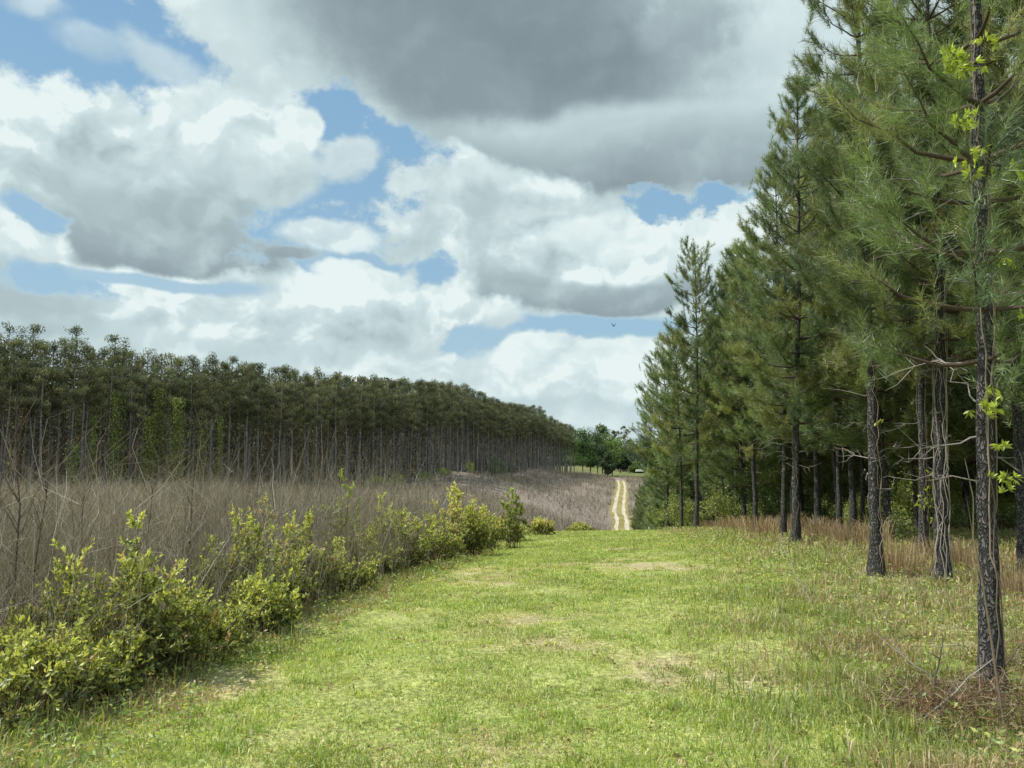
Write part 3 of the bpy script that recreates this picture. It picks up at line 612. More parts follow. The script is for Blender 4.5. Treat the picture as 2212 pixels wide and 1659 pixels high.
# ------------------------------------------------------------------ leafy shrubs along the left side of the ride
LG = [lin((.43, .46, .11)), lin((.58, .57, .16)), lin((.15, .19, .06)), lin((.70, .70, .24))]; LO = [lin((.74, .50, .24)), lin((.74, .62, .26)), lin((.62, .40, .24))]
def shrub(px, py, ytop, wpx, label, dens=1.0, orange=.04, Y=None, leaf=.042, dark=.52, kind='leafy_shrub', slim=False, pale=0):
    if Y is None: x, Y, z = hit(px, py)
    else: x = at(px, py, Y)[0]; z = gz(x, Y)
    z = gz(x, Y); H = at(px, ytop, Y)[2] - z; Rr = wpx / F0 * Y / 2
    r = empty(kind, (x, Y, z)); tag(r, label, 'shrub', 'green leafy shrubs along the left of the ride')
    sb = Buf(); lb_ = Buf(); ns = int((26 if not slim else 9) * max(1, Rr * Rr * 3) ** .7 * dens)
    for q in range(ns):
        a = rng.uniform(0, 6.28); rad = Rr * math.sqrt(rng.uniform()) ; bx, by = math.cos(a) * rad * .55, math.sin(a) * rad * .45
        hh = H * rng.uniform(.25, .95) * (1.08 - .5 * (rad / Rr) ** 2) if q else H
        tip = np.array([math.cos(a) * rad, math.sin(a) * rad * .9, hh]) if q else np.array([0, 0, H])
        t = np.linspace(0, 1, 6)[:, None]; b0 = np.array([bx, by, 0]) if q else np.array([rng.normal(0, .05), 0, 0]); P = b0 + (tip - b0) * t + np.array([0, 0, .12 * H]) * np.sin(t * 3.14) + rng.normal(0, .02, (6, 3)) * t
        P[0, 2] = ground(x + P[0, 0], Y + P[0, 1])[0] - z - .02
        tube(sb, P, .006 * (1.2 - t[:, 0]), 4, (.12, .085, .06))
        nt = int(5 + 7 * hh)
        for w_ in range(nt):           # side twigs carrying leaves
            u = 1 - rng.uniform() ** 1.3 * .85 if w_ else .97
            p = np.array([np.interp(u, t[:, 0], P[:, i]) for i in range(3)]); d = norm(norm(tip - b0) * .8 + rng.normal(0, .55, 3)); Lt = rng.uniform(.10, .26) * (.6 if slim else 1)
            if p[2] + d[2] * Lt < .02: d[2] = abs(d[2])
            tube(sb, np.stack([p, p + d * Lt]), (.003, .0015), 3, (.14, .12, .06))
            nl = int(rng.integers(17, 30) * (1 if leaf > .03 else .8)); s_ = rng.uniform(.1, 1, nl)[:, None]
            LP = p + d * Lt * s_; LD = norm(d * .7 + rand_dir(nl) * .9 + [0, 0, .25])
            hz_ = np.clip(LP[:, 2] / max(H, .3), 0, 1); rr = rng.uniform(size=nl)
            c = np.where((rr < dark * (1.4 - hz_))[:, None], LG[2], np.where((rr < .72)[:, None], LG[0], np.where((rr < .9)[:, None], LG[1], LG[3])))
            if pale: c = c * (1 - pale) + lin((.30, .38, .12)) * pale
            if rng.uniform() < .6 * orange * (.4 + 1.6 * hz_.mean()): c = np.where(rng.uniform(size=(nl, 1)) < .5, LO[rng.integers(3)], c)
            leafblades(lb_, LP, LD, leaf * rng.uniform(.6, 1.3, nl) * (1 + Y / 60), leaf * .42 * rng.uniform(.7, 1.2, nl) * (1 + Y / 40), np.clip(c * rng.uniform(.7, 1.25, (nl, 1)) * (.55 + .85 * hz_)[:, None], 0, .9))  # lit tops and shaded bases painted into the leaf colour by height
    sb.obj('stems', M_TWIG, r); lb_.obj('foliage', M_LEAF, r)
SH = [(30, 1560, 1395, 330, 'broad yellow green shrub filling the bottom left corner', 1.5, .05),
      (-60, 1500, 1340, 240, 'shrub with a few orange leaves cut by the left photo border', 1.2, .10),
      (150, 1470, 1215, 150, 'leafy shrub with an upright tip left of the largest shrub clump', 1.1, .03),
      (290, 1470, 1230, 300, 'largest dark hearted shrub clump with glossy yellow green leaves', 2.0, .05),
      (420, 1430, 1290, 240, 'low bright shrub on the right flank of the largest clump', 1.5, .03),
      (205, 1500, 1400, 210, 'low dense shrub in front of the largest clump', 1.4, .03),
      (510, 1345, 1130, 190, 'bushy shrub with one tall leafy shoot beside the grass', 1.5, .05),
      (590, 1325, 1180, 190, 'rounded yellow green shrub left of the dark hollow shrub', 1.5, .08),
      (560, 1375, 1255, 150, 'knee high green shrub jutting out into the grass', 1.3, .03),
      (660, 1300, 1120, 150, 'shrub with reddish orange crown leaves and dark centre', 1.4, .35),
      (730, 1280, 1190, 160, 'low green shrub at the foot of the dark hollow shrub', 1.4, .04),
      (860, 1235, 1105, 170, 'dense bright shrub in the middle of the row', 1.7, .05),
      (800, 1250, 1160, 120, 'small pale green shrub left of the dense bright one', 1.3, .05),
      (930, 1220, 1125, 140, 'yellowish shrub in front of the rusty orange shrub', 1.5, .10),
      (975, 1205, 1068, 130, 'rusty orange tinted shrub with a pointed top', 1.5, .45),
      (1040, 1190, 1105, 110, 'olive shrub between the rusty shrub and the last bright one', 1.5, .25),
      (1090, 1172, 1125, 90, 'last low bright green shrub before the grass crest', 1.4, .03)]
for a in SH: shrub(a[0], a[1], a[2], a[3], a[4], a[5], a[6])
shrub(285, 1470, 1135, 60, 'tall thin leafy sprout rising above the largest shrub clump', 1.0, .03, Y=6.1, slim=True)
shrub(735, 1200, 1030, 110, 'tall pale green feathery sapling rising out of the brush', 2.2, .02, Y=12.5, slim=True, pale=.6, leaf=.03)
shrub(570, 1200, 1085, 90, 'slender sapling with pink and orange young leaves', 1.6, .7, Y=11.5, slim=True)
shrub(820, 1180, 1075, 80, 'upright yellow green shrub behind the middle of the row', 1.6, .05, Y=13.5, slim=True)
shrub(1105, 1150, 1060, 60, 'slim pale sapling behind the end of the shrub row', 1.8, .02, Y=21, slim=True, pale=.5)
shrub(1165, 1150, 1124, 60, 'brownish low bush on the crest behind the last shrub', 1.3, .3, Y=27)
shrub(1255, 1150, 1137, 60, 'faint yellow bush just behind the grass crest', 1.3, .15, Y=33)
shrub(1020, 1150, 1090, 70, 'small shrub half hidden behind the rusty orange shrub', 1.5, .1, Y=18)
# ------------------------------------------------------------------ young pines on the right
def needles(buf, P, D, n, L, spread, w, color, cvar=.25):
    """a brush of n needles round each shoot end P pointing along D"""
    m = len(P); P = np.repeat(P, n, 0); Dn = np.repeat(D, n, 0); q = m * n
    back = rng.uniform(0, .30, (q, 1)); b0 = P - Dn * back
    ang = rng.uniform(.25, 1.15, (q, 1)) * spread
    side = perp(Dn); d = norm(Dn * np.cos(ang) + side * np.sin(ang) + [0, 0, .10])
    ln = L * rng.uniform(.6, 1.15, (q, 1)); tip = b0 + d * ln + np.array([0, 0, -.22]) * ln * rng.uniform(0, 1.6, (q, 1))
    s = perp(d) * w / 2 * rng.uniform(.7, 1.3, (q, 1))
    v = np.stack([b0 - s, b0 + s, tip], 1).reshape(-1, 3)
    c = np.repeat(color, n, 0) * (1 + cvar * rng.normal(size=(q, 1)))
    c = np.repeat(np.clip(c, .005, 1), 3, 0); buf.add(v, c, f3=np.arange(q * 3).reshape(-1, 3))
NG = [lin((.185, .255, .10)), lin((.245, .295, .105)), lin((.14, .21, .105)), lin((.29, .32, .11))]
def young_pine(H=10.4, low=2.6, rmax=1.9, n=60, w=.0055, L=.17, seed=1, dens=1.0, lean=(0, 0), sweep=.12, r0=.085, pw=.62, gap=1.0):
    """returns meshes: trunk, limbs, crown"""
    global rng
    keep = rng; rng = np.random.default_rng(seed)
    k = 60; t = np.linspace(0, 1, k); wob = np.cumsum(rng.normal(0, .0055, (k, 2)), 0) * H / 10
    T = np.stack([lean[0] * t + wob[:, 0] + sweep * np.sin(t * 3.0), lean[1] * t + wob[:, 1], H * t], 1)
    tb = Buf(); rad = r0 * (1 - .9 * t ** .9) * (1 + .7 * np.exp(-t * 45)); tube(tb, T, rad, 16, (.1, .1, .1), bump=.045)
    tb.v[0][:, 2] -= np.where(tb.v[0][:, 2] < .02, .12, 0)
    cb = Buf(); lb_ = Buf(); SP, SD, SC = [], [], []
    z = low
    while z < H - .12:
        f = (z - low) / (H - low); nb_ = int(rng.integers(3, 6)); ph = rng.uniform(0, 6.28)
        R_ = rmax * (min(1, .62 + f * 1.6) if f < .25 else 1) * (1 - f) ** pw + .10
        for q in range(nb_):
            a = ph + q * 6.28 / nb_ + rng.normal(0, .25); L_ = R_ * rng.uniform(.65, 1.15)
            up = .05 + 1.0 * f + rng.normal(0, .12); p0 = np.array([np.interp(z, T[:, 2], T[:, 0]), np.interp(z, T[:, 2], T[:, 1]), z])
            h = np.array([math.cos(a), math.sin(a), 0]); s = np.linspace(0, 1, 6)[:, None]
            B = p0 + h * L_ * s + np.array([0, 0, 1.0]) * L_ * (up * s * .75 + .28 * s ** 2.2 - .06 * np.sin(s * 3.14)) + rng.normal(0, .025, (6, 3)) * s
            br = .008 + .012 * L_ * (1 - f * .4); tube(lb_, B, br * (1.15 - s[:, 0]), 5, (.085, .065, .05))
            ns = max(4, int(9 * L_ * dens + 2))
            col_ = NG[rng.choice(4, p=[.42, .28, .2, .1])] * rng.uniform(.8, 1.15)
            for j in range(ns):
                u = 1.0 if j == 0 else (.28 + .70 * rng.uniform() ** .8); p = np.array([np.interp(u, s[:, 0], B[:, i]) for i in range(3)])
                bd = norm(B[-1] - B[0]); sd_ = norm(np.cross(bd, [0, 0, 1.0])) * (1 if rng.uniform() < .5 else -1)
                d = bd if j == 0 else norm(bd * rng.uniform(.3, .9) + sd_ * rng.uniform(.2, .9) + np.array([0, 0, rng.uniform(.0, .75)]))
                l2 = .12 if j == 0 else L_ * rng.uniform(.12, .34) + .08; e = p + d * l2
                if j: tube(lb_, np.stack([p, (p + e) / 2 + [0, 0, -.015], e]), (.006, .0045, .003), 3, (.11, .08, .055))
                ud = norm(d + [0, 0, .45]); SP.append(e); SD.append(ud); SC.append(col_ * rng.uniform(.8, 1.2))
                if l2 > .3: m_ = p + (e - p) * .5; SP.append(m_); SD.append(norm(d + rng.normal(0, .3, 3))); SC.append(col_ * .85)
                if rng.uniform() < .45: SP.append(e + rng.normal(0, .10, 3)); SD.append(norm(ud + rng.normal(0, .35, 3))); SC.append(col_)
        z += gap * rng.uniform(.20, .40) * (1 if f < .8 else .8)
    for q in range(6): SP.append(T[-1] + [0, 0, -.1 * q]); SD.append(norm(np.array([0, 0, 1.0]) + rng.normal(0, .15, 3))); SC.append(NG[0])
    SP = np.array(SP); SD = norm(np.array(SD)); SC = np.array(SC)
    needles(cb, SP, SD, n, L, 1.0, w, SC)
    # pale upright spring candles near the top
    up = SP[:, 2] > H * .45; cp_ = SP[up]; cp_ = cp_[rng.uniform(size=len(cp_)) < .35]
    if len(cp_):
        Pc = np.stack([cp_, cp_ + [0, 0, .07], cp_ + [0, 0, .17]], 1) + rng.normal(0, .008, (len(cp_), 3, 3)); ribbons(cb, Pc, lin((.34, .27, .14)), .014)
    print('pine', seed, len(SP), cb.n // 3)
    me = (tb.mesh('pine_trunk', M_BARK, True), lb_.mesh('pine_limbs', M_TWIG), cb.mesh('pine_crown', M_NEEDLE)); rng = keep
    return me, T
def dead_branches(root, T, n, zlo, zhi, Lm, hand=None):
    for q in range(n):
        z = rng.uniform(zlo, zhi); a = rng.uniform(0, 6.28) if hand is None or q % 2 else hand[q // 2 % len(hand)]
        L_ = Lm * rng.uniform(.25, .9); p = np.array([np.interp(z, T[:, 2], T[:, 0]), np.interp(z, T[:, 2], T[:, 1]), z]); h = np.array([math.cos(a), math.sin(a), rng.uniform(-.25, .45)])
        s = np.linspace(0, 1, 7)[:, None]; B = p + h * L_ * s + rng.normal(0, .08, (7, 3)) * s + np.array([0, 0, rng.uniform(-.35, .25)]) * s ** 2 * L_
        b = Buf(); g = rng.uniform(.18, .36); c = (g, g * .93, g * .84); tube(b, B, .008 * (1.1 - s[:, 0]), 5, c, cvar=.1)
        for _ in range(int(rng.integers(2, 6))):
            i = rng.integers(2, 6); d = norm(h + rng.normal(0, .7, 3)); l = L_ * rng.uniform(.15, .4); tube(b, B[i] + d * l * s[::2] + rng.normal(0, .02, (4, 3)) * s[::2], .005 * (1.1 - s[::2, 0]), 3, c)
        b.obj('dead_branch', M_TWIG, root.children[0])
def pine_from(me, x, y, s, label, group=None, rz=None, sxy=1.0, cat='pine', tilt=(0, 0), name='young_pine'):
    r = empty(name, (x, y, gz(x, y)), rng.uniform(0, 6.28) if rz is None else rz, tilt); r.scale = (s * sxy, s * sxy, s)
    tag(r, label, cat, group); share('trunk', me[0], r); share('limbs', me[1], r); share('crown', me[2], r); return r

# the pines of the front line, each grown for its own place
# px of the trunk foot, distance, height, lowest live branch, crown radius, needles per shoot, trunk radius, lean, label
FRONT = [(2110, 5.6, 10.2, 2.35, 1.15, 95, .069, (.15, 0), 'nearest pine, flaky trunk with bright yellow creeper leaves at the right of the grass'),
         (1877, 11.4, 10.4, 3.0, 1.25, 110, .086, (.15, 0), 'large dark straight pine trunk flaring at its base at the grass edge, second nearest'),
         (2017, 10.8, 10.6, 3.0, 1.6, 90, .083, (.3, 0), 'pine whose trunk is wrapped in pale twisted vine stems'),
         (1707, 17.2, 10.3, 2.6, 1.35, 90, .088, (.45, 0), 'right hand one of two paired pine trunks at the edge, leaning slightly right'),
         (1684, 20.5, 10.0, 2.5, 1.45, 70, .075, (.1, 0), 'left hand straight one of two paired pine trunks at the edge'),
         (1498, 29.0, 10.4, 2.6, 1.15, 60, .085, (.2, 0), 'lone tall pine of open tufted top standing out on the left of the wood edge'),
         (1467, 31.5, 8.0, 2.6, 1.6, 50, .07, (-.1, 0), 'shorter thin pine just left of the lone tall pine'),
         (1437, 37, 8.6, 2.4, 1.8, 50, .075, (0, 0), 'thin pine on the slope with a narrow top against the sky'),
         (1755, 21.0, 10.0, 2.6, 1.7, 60, .09, (.2, 0), 'thick slightly leaning pine trunk in shade right of the paired trunks'),
         (1980, 14.8, 10.3, 3.2, 1.5, 60, .08, (.3, .1), 'pine behind and left of the vine wrapped trunk, grey lit bark'),
         (1804, 24.0, 10.0, 2.5, 1.6, 50, .08, (0, 0), 'slender dark pine halfway between the leaning trunk and the second nearest pine'),
         (1625, 27.5, 10.0, 2.6, 1.7, 50, .085, (.05, 0), 'dark pine standing over the widest orange dry grass clump'),
         (1585, 34, 10.3, 2.7, 1.7, 45, .085, (0, 0), 'rightmost of a row of four thin dark trunks behind the tan grass'),
         (1568, 39, 10.0, 2.6, 1.7, 45, .08, (0, 0), 'second from the right of a row of four thin dark trunks behind the tan grass'),
         (1556, 35.5, 9.8, 2.6, 1.7, 45, .085, (0, 0), 'third from the right of a row of four thin dark trunks behind the tan grass'),
         (1543, 41, 10.0, 2.6, 1.7, 45, .09, (0, 0), 'leftmost of a row of four thin dark trunks behind the tan grass'),
         (1854, 21, 10.4, 2.7, 1.6, 50, .06, (0, 0), 'thin shaded pine close left of the second nearest pine')]
front_xy = []; TR = []
for q, (px, Y, H, low, rm, nn, r0, ln, lb) in enumerate(FRONT):
    x = (px - 1106) / F0 * Y; me, T = young_pine(H, low, rm, nn, .0022 + .00023 * Y, .16, 100 + q, (.62, .85, .85, .9, .9)[q] if q < 5 else .95, ln, sweep=.06, r0=r0, pw=.25 if q == 5 else .62, gap=1.5 if q == 5 else (1.3 if q < 3 else 1.1))
    r = pine_from(me, x, Y, 1, lb, rz=0, name='young_pine'); front_xy.append((x, Y)); TR.append((r, T, r0))
    if q < 5 or q in (8, 9): dead_branches(r, T, (9, 9, 10, 7, 6, 0, 0, 0, 6, 8)[q] if q < 10 else 4, 1.1, low + 1.2, 1.1 + .02 * Y, hand=[3.0, .2, 3.6, -.4])
VAR = [young_pine(10.2, (1.6, 2.5, 2.0, 3.0)[q], 1.8, 38, .012, .20, 200 + q, .9, r0=.078)[0] for q in range(4)]
BUSH = [young_pine(8.2, .8, 1.7, 34, .016, .20, 300 + q, .9, r0=.07)[0] for q in range(3)]
taken = list(front_xy); cnt = 0
def free(x, y, r): return all((x - a) ** 2 + (y - b_) ** 2 > r * r for a, b_ in taken)
rows = [0.2, 2.4, 4.8, 7.2, 9.8, 12.6, 15.6, 19, 23]
GW = 'pines standing inside the shaded wood on the right'; GE = 'bushy young pines lining the ride down the far slope'
for ri, off in enumerate(rows):
    Y = 8.0 + rng.uniform(0, 1)
    while Y < 118:
        x = float(XR(Y)) + off + rng.normal(0, .3) + (.3 if Y < 45 else .6 + 1.4 * min(1, max(0, (Y - 50) / 15))); px_ = 1106 + x / Y * F0
        step = rng.uniform(2.0, 3.0) * (1 if Y < 60 else 1.35); mr_ = 1.5 if Y < 45 else 1.1
        vis = px_ < 2600
        # keep the line of sight to the front trunks open
        front = ri <= 1 and Y < 45
        clear = front and any(abs(px_ - f[0]) < 16 for f in FRONT) or (ri == 0 and Y < 32) or (Y < 16 and px_ < 2150)
        if vis and not clear and free(x, Y, mr_):
            taken.append((x, Y)); cnt += 1
            edge = Y > 43 and ri < 2
            me = BUSH[rng.integers(3)] if edge or (ri > 5 and rng.uniform() < .35) else VAR[rng.integers(4)]
            s = rng.uniform(.82, 1.1) * (1.0 if not edge else rng.uniform(.8, 1.12))
            if edge: pine_from(me, x, Y, s, 'bushy green young pine with branches to the ground, lower down the ride', GE)
            else: pine_from(me, x, Y, s, 'slender pine with dark bare lower trunk in the shaded wood', GW)
        Y += step
print('right pines', cnt)

# creeper: climbing stems and bright five-fingered leaves
CRL = lin((.55, .66, .11))
def creeper(tr, zlo, zhi, tufts, label, stems=2, fr=1.08, stemc=(.16, .13, .10)):
    root, T, r0 = tr; loc = np.array(root.location); r = empty('creeper_vine', tuple(loc)); tag(r, label, 'vine')
    b = Buf()
    for q in range(stems):
        k = 30; t = np.linspace(0, 1, k); z = zlo + (zhi - zlo) * t; a = -1.5 + rng.normal(0, 1.3) + np.cumsum(rng.normal(0, .30, k))
        rr = r0 * (1 - .85 * z / T[-1, 2]) * fr + .008; P = np.stack([np.interp(z, T[:, 2], T[:, 0]) + np.cos(a) * rr, np.interp(z, T[:, 2], T[:, 1]) + np.sin(a) * rr, z], 1)
        tube(b, P, .0055 * rng.uniform(.6, 1.5) * (1 - .6 * t), 5, np.array(stemc) * rng.uniform(.8, 1.8), cvar=.1)
    b.obj('stems', M_TWIG, r)
    if not tufts: return
    b = Buf()
    for (dx, dz, n, sz) in tufts:
        c0 = np.array([np.interp(dz, T[:, 2], T[:, 0]) + dx, -r0 - (.04 if dz < 2.4 else .5), dz])
        for _ in range(n):
            p = c0 + rng.normal(0, 1, 3) * [sz, .05, sz * .8]; d0 = norm(np.array([rng.normal(0, .6), -1, rng.normal(-.2, .4)])); s = perp(d0[None])[0]; u = np.cross(d0, s)
            for f in range(5):
                an = -1.1 + f * .55 + rng.normal(0, .08); d = norm(s * math.sin(an) + u * math.cos(an) + d0 * .25)
                leafblades(b, p[None], d[None], np.array([.058 * rng.uniform(.7, 1.2)]), np.array([.022]), (CRL * rng.uniform(.6, 1.15))[None])
            P = np.stack([p, c0 * .5 + p * .5, c0]); tube(b, P, .002, 3, (.2, .2, .06))
    b.obj('foliage', M_LEAF, r)
hz = lambda py: (1005 - py) / F0 * 5.6 + CAM_Z - gz(front_xy[0][0], 5.6)
def tuft(px, py, n, sz):          # leaves hanging from the limbs half a metre in front of the trunk
    p = at(px, py, 5.6 - TR[0][2] - .5); T = TR[0][1]; z = p[2] - TR[0][0].location[2]; return (p[0] - TR[0][0].location[0] - np.interp(z, T[:, 2], T[:, 0]), z, n, sz)
creeper(TR[0], .1, 5.2, [(-.07, hz(885), 10, .035), (-.05, hz(860), 5, .03), (.09, hz(1035), 9, .05), tuft(2070, 130, 40, .065), tuft(2130, 85, 6, .04), tuft(2095, 262, 10, .045), tuft(2100, 350, 12, .045), tuft(2180, 370, 6, .05), tuft(2150, 560, 4, .05), (-.04, hz(720), 4, .03), (.03, hz(960), 3, .03)], 'thin creeper with bright yellow green leaves climbing the nearest pine', 3)
creeper(TR[1], 0, 3.2, [(.02, 2.2, 3, .03)], 'thin pale vine stems on the second nearest pine trunk', 3, 1.25)
creeper(TR[2], 0, 4.4, [], 'pale twisted vine stems wrapping a pine trunk right of centre in the wood edge', 9, 1.3, (.26, .23, .20))
creeper(TR[9], 0, 3.6, [(.0, .9, 26, .16), (.1, 1.2, 14, .12)], 'leafy vine low on the shaded pine left of the vine wrapped trunk', 4, 1.2)
creeper(TR[3], 0, 3.0, [], 'fine dry vine stems on the leaning one of the paired trunks', 4, 1.2, (.22, .19, .16))

# ------------------------------------------------------------------ understory of the wood
def bush_mesh(seed, H, Rr, n, leaf, tint, gaps=.45):
    global rng
    keep = rng; rng = np.random.default_rng(seed); b = Buf(); m = 14 + int(Rr * 12)
    C = rng.normal(0, .5, (m, 3)) * [Rr, Rr, H * .35] + [0, 0, H * .5]; C[:, 2] = np.clip(C[:, 2], .1, H); k = rng.integers(0, m, n)
    P = C[k] + rng.normal(0, .16, (n, 3)) * [Rr, Rr, H * .5]; P[:, 2] = np.clip(P[:, 2], .03, H * 1.15)
    sh = rng.uniform(.5, 1.35, m)[k][:, None] * rng.uniform(.7, 1.25, (n, 1)); base = np.where(rng.uniform(size=(n, 1)) < .5, lin(tint), lin(tint) * [.6, .72, .8])
    leafblades(b, P, rand_dir(n), leaf * rng.uniform(.6, 1.3, n), leaf * .5 * rng.uniform(.7, 1.2, n), base * sh)
    me = b.mesh('bush_foliage', M_LEAF); s = Buf()
    for q in range(10):
        a = rng.uniform(0, 6.28); t = np.linspace(0, 1, 5)[:, None]; e = C[rng.integers(m)]; tube(s, np.array([0, 0, -.05]) + (e - [0, 0, -.05]) * t + rng.normal(0, .03, (5, 3)) * t, .012 * (1.2 - t[:, 0]), 4, (.09, .07, .05))
    sm = s.mesh('bush_stems', M_TWIG); rng = keep; return me, sm
BM = [bush_mesh(401, 1.6, .8, 2200, .075, (.30, .36, .085)), bush_mesh(402, 2.2, .9, 2600, .085, (.15, .21, .06)), bush_mesh(403, 1.1, .7, 1600, .065, (.30, .35, .12)), bush_mesh(404, 2.8, 1.1, 3200, .095, (.40, .44, .11))]
def bush(x, y, k, s, label, group=None, name='understory_bush'):
    r = empty(name, (x, y, gz(x, y)), rng.uniform(0, 6.28), s=s); tag(r, label, 'bush', group); share('stems', BM[k][1], r); share('foliage', BM[k][0], r)
GU = 'green bushes under the pines'
for q in range(95):
    Y = 9 + 60 * rng.uniform() ** 1.3; off = rng.uniform(2.6, 16); x = float(XR(Y)) + off
    if 1106 + x / Y * F0 > 2500: continue
    if Y < 20 and (off < 7 or 1106 + x / Y * F0 < 2060): continue
    bush(x, Y, int(rng.integers(4)), rng.uniform(.5, 1.0), 'green leafy bush growing in the shade between the pine trunks', GU)
bush(*((1560 - 1106) / F0 * 33, 33), 3, .8, 'sunlit yellow green bush behind the four thin dark trunks')
bush(*((1600 - 1106) / F0 * 33, 33), 0, 1.0, 'sunlit lime bush left of the pine over the widest dry grass clump')
bush(*((1462 - 1106) / F0 * 36, 36), 3, .75, 'bright green bush at the foot of the lone tall pine')
bush(*((1640 - 1106) / F0 * 30, 30), 1, 1.2, 'dark green bush between the pine over the dry grass and the paired trunks')
bush(*((1905 - 1106) / F0 * 17, 17), 2, .8, 'small sunlit bush right of the second nearest pine trunk')
# dark mass of wood behind the near trees
dk = Buf(); n = 300
for q in range(n):
    Y = rng.uniform(10, 125); x = float(XR(Y)) + rng.uniform(26, 50); z = gz(x, Y); H = rng.uniform(8.5, 10.5)
    tube(dk, np.array([[x, Y, z - .1], [x, Y, z + H]]), (.10, .03), 5, (.05, .042, .036))
    m = 420; zz = z + rng.uniform(.25, 1, m) ** .8 * H; rr = 1.8 * (1.15 - (zz - z) / H) * np.sqrt(rng.uniform(size=m)); a = rng.uniform(0, 6.28, m); P = np.stack([x + rr * np.cos(a), Y + rr * np.sin(a), zz], 1)
    leafblades(dk, P, rand_dir(m), np.full(m, .5), np.full(m, .22), NG[2] * 1.5 * rng.uniform(.5, 1.3, (m, 1)))
    m = 60; P = np.stack([x + rng.normal(0, 1.5, m), Y + rng.normal(0, 1.5, m), z + rng.uniform(.1, 2.2, m)], 1); leafblades(dk, P, rand_dir(m), np.full(m, .4), np.full(m, .22), lin((.15, .20, .06)) * rng.uniform(.4, 1.3, (m, 1)))
tag(dk.obj('far_pine_wood', M_FARNEEDLE), 'dark depth of the pine wood behind the trunks on the right', 'wood', kind='stuff')

# ------------------------------------------------------------------ tall pine plantation on the left
FN = [lin((.175, .195, .125)), lin((.205, .215, .13)), lin((.145, .17, .12)), lin((.19, .185, .12))]
def tall_pine(seed, H=17.5, crown=8.6, rm=1.95, n=1900, leaf=.34, roundtop=False):
    global rng
    keep = rng; rng = np.random.default_rng(seed)
    tb = Buf(); t = np.linspace(0, 1, 9); T = np.stack([np.cumsum(rng.normal(0, .04, 9)), np.cumsum(rng.normal(0, .04, 9)), H * t], 1); T[0, :2] = 0
    c = lin((.135, .115, .112)) * rng.uniform(.8, 1.2)
    tube(tb, T, .155 * (1 - .8 * t), 7, c, cvar=.15); tb.v[0][:, 2] -= np.where(tb.v[0][:, 2] < .05, .5, 0)
    for q in range(16):       # dead snags on the bare stem
        z = rng.uniform(H * .25, H * .62); a = rng.uniform(0, 6.28); p = np.array([np.interp(z, T[:, 2], T[:, 0]), np.interp(z, T[:, 2], T[:, 1]), z]); e = p + np.array([math.cos(a), math.sin(a), rng.uniform(-.3, .5)]) * rng.uniform(.4, 1.4)
        tube(tb, np.stack([p, e]), (.03, .012), 3, (.15, .13, .12))
    cb = Buf(); m = 44; f = rng.uniform(0, 1, m) ** .8; zc = H - crown * f; low_ = np.arange(m) > 33; zc = np.where(low_ & (not roundtop), H - crown * rng.uniform(.9, 1.55, m), zc)
    R_ = rm * np.where(roundtop, np.sin(np.clip(f, .08, 1) * 2.6) * .9 + .35, (.28 + .8 * np.sin(np.clip(f, 0, 1) * 2.3)))
    a = rng.uniform(0, 6.28, m); rr = R_ * rng.uniform(.25, 1, m); C = np.stack([rr * np.cos(a), rr * np.sin(a), zc + rng.normal(0, .2, m)], 1); C[:3] = T[-1] + rng.normal(0, .2, (3, 3))
    C[:, :2] += T[-1, :2] * .7
    k = np.where(rng.uniform(size=n) < .88, rng.integers(0, 34, n), rng.integers(0, m, n)); o = norm(rng.normal(size=(n, 3))) * rng.uniform(.1, 1, (n, 1)) ** .5; P = C[k] + o * [.62, .62, .50]
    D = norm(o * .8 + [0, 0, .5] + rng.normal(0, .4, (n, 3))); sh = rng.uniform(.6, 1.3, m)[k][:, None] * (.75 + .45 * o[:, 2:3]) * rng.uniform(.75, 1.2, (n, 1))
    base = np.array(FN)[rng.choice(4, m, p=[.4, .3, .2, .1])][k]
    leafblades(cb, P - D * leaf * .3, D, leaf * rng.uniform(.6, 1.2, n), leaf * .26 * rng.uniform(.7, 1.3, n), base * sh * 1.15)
    for q in range(m): tube(cb, np.stack([[T[-1, 0] * .7, T[-1, 1] * .7, C[q, 2] - .5 * rr[q]], C[q]]), (.045, .02), 3, (.09, .075, .065))
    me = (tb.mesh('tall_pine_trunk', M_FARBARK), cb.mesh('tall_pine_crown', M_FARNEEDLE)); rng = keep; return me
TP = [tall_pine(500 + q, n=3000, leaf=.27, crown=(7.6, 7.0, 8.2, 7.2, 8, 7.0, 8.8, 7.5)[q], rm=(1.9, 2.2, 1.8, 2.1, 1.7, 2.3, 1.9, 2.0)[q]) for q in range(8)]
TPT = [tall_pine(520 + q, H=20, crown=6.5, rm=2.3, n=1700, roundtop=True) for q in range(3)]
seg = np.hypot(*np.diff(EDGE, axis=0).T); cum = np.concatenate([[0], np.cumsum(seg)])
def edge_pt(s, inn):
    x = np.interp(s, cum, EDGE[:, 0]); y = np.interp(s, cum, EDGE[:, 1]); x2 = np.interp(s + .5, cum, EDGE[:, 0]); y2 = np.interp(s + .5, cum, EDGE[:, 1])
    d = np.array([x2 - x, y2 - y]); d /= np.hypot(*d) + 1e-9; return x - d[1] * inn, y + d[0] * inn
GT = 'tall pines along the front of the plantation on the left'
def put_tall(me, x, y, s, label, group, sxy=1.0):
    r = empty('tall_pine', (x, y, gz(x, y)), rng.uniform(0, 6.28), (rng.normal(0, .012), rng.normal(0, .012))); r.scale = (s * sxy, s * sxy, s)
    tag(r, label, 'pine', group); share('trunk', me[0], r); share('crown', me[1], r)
s0 = cum[1]; s1 = cum[-1]; NF = 270; cnt = 0; sgn = 1
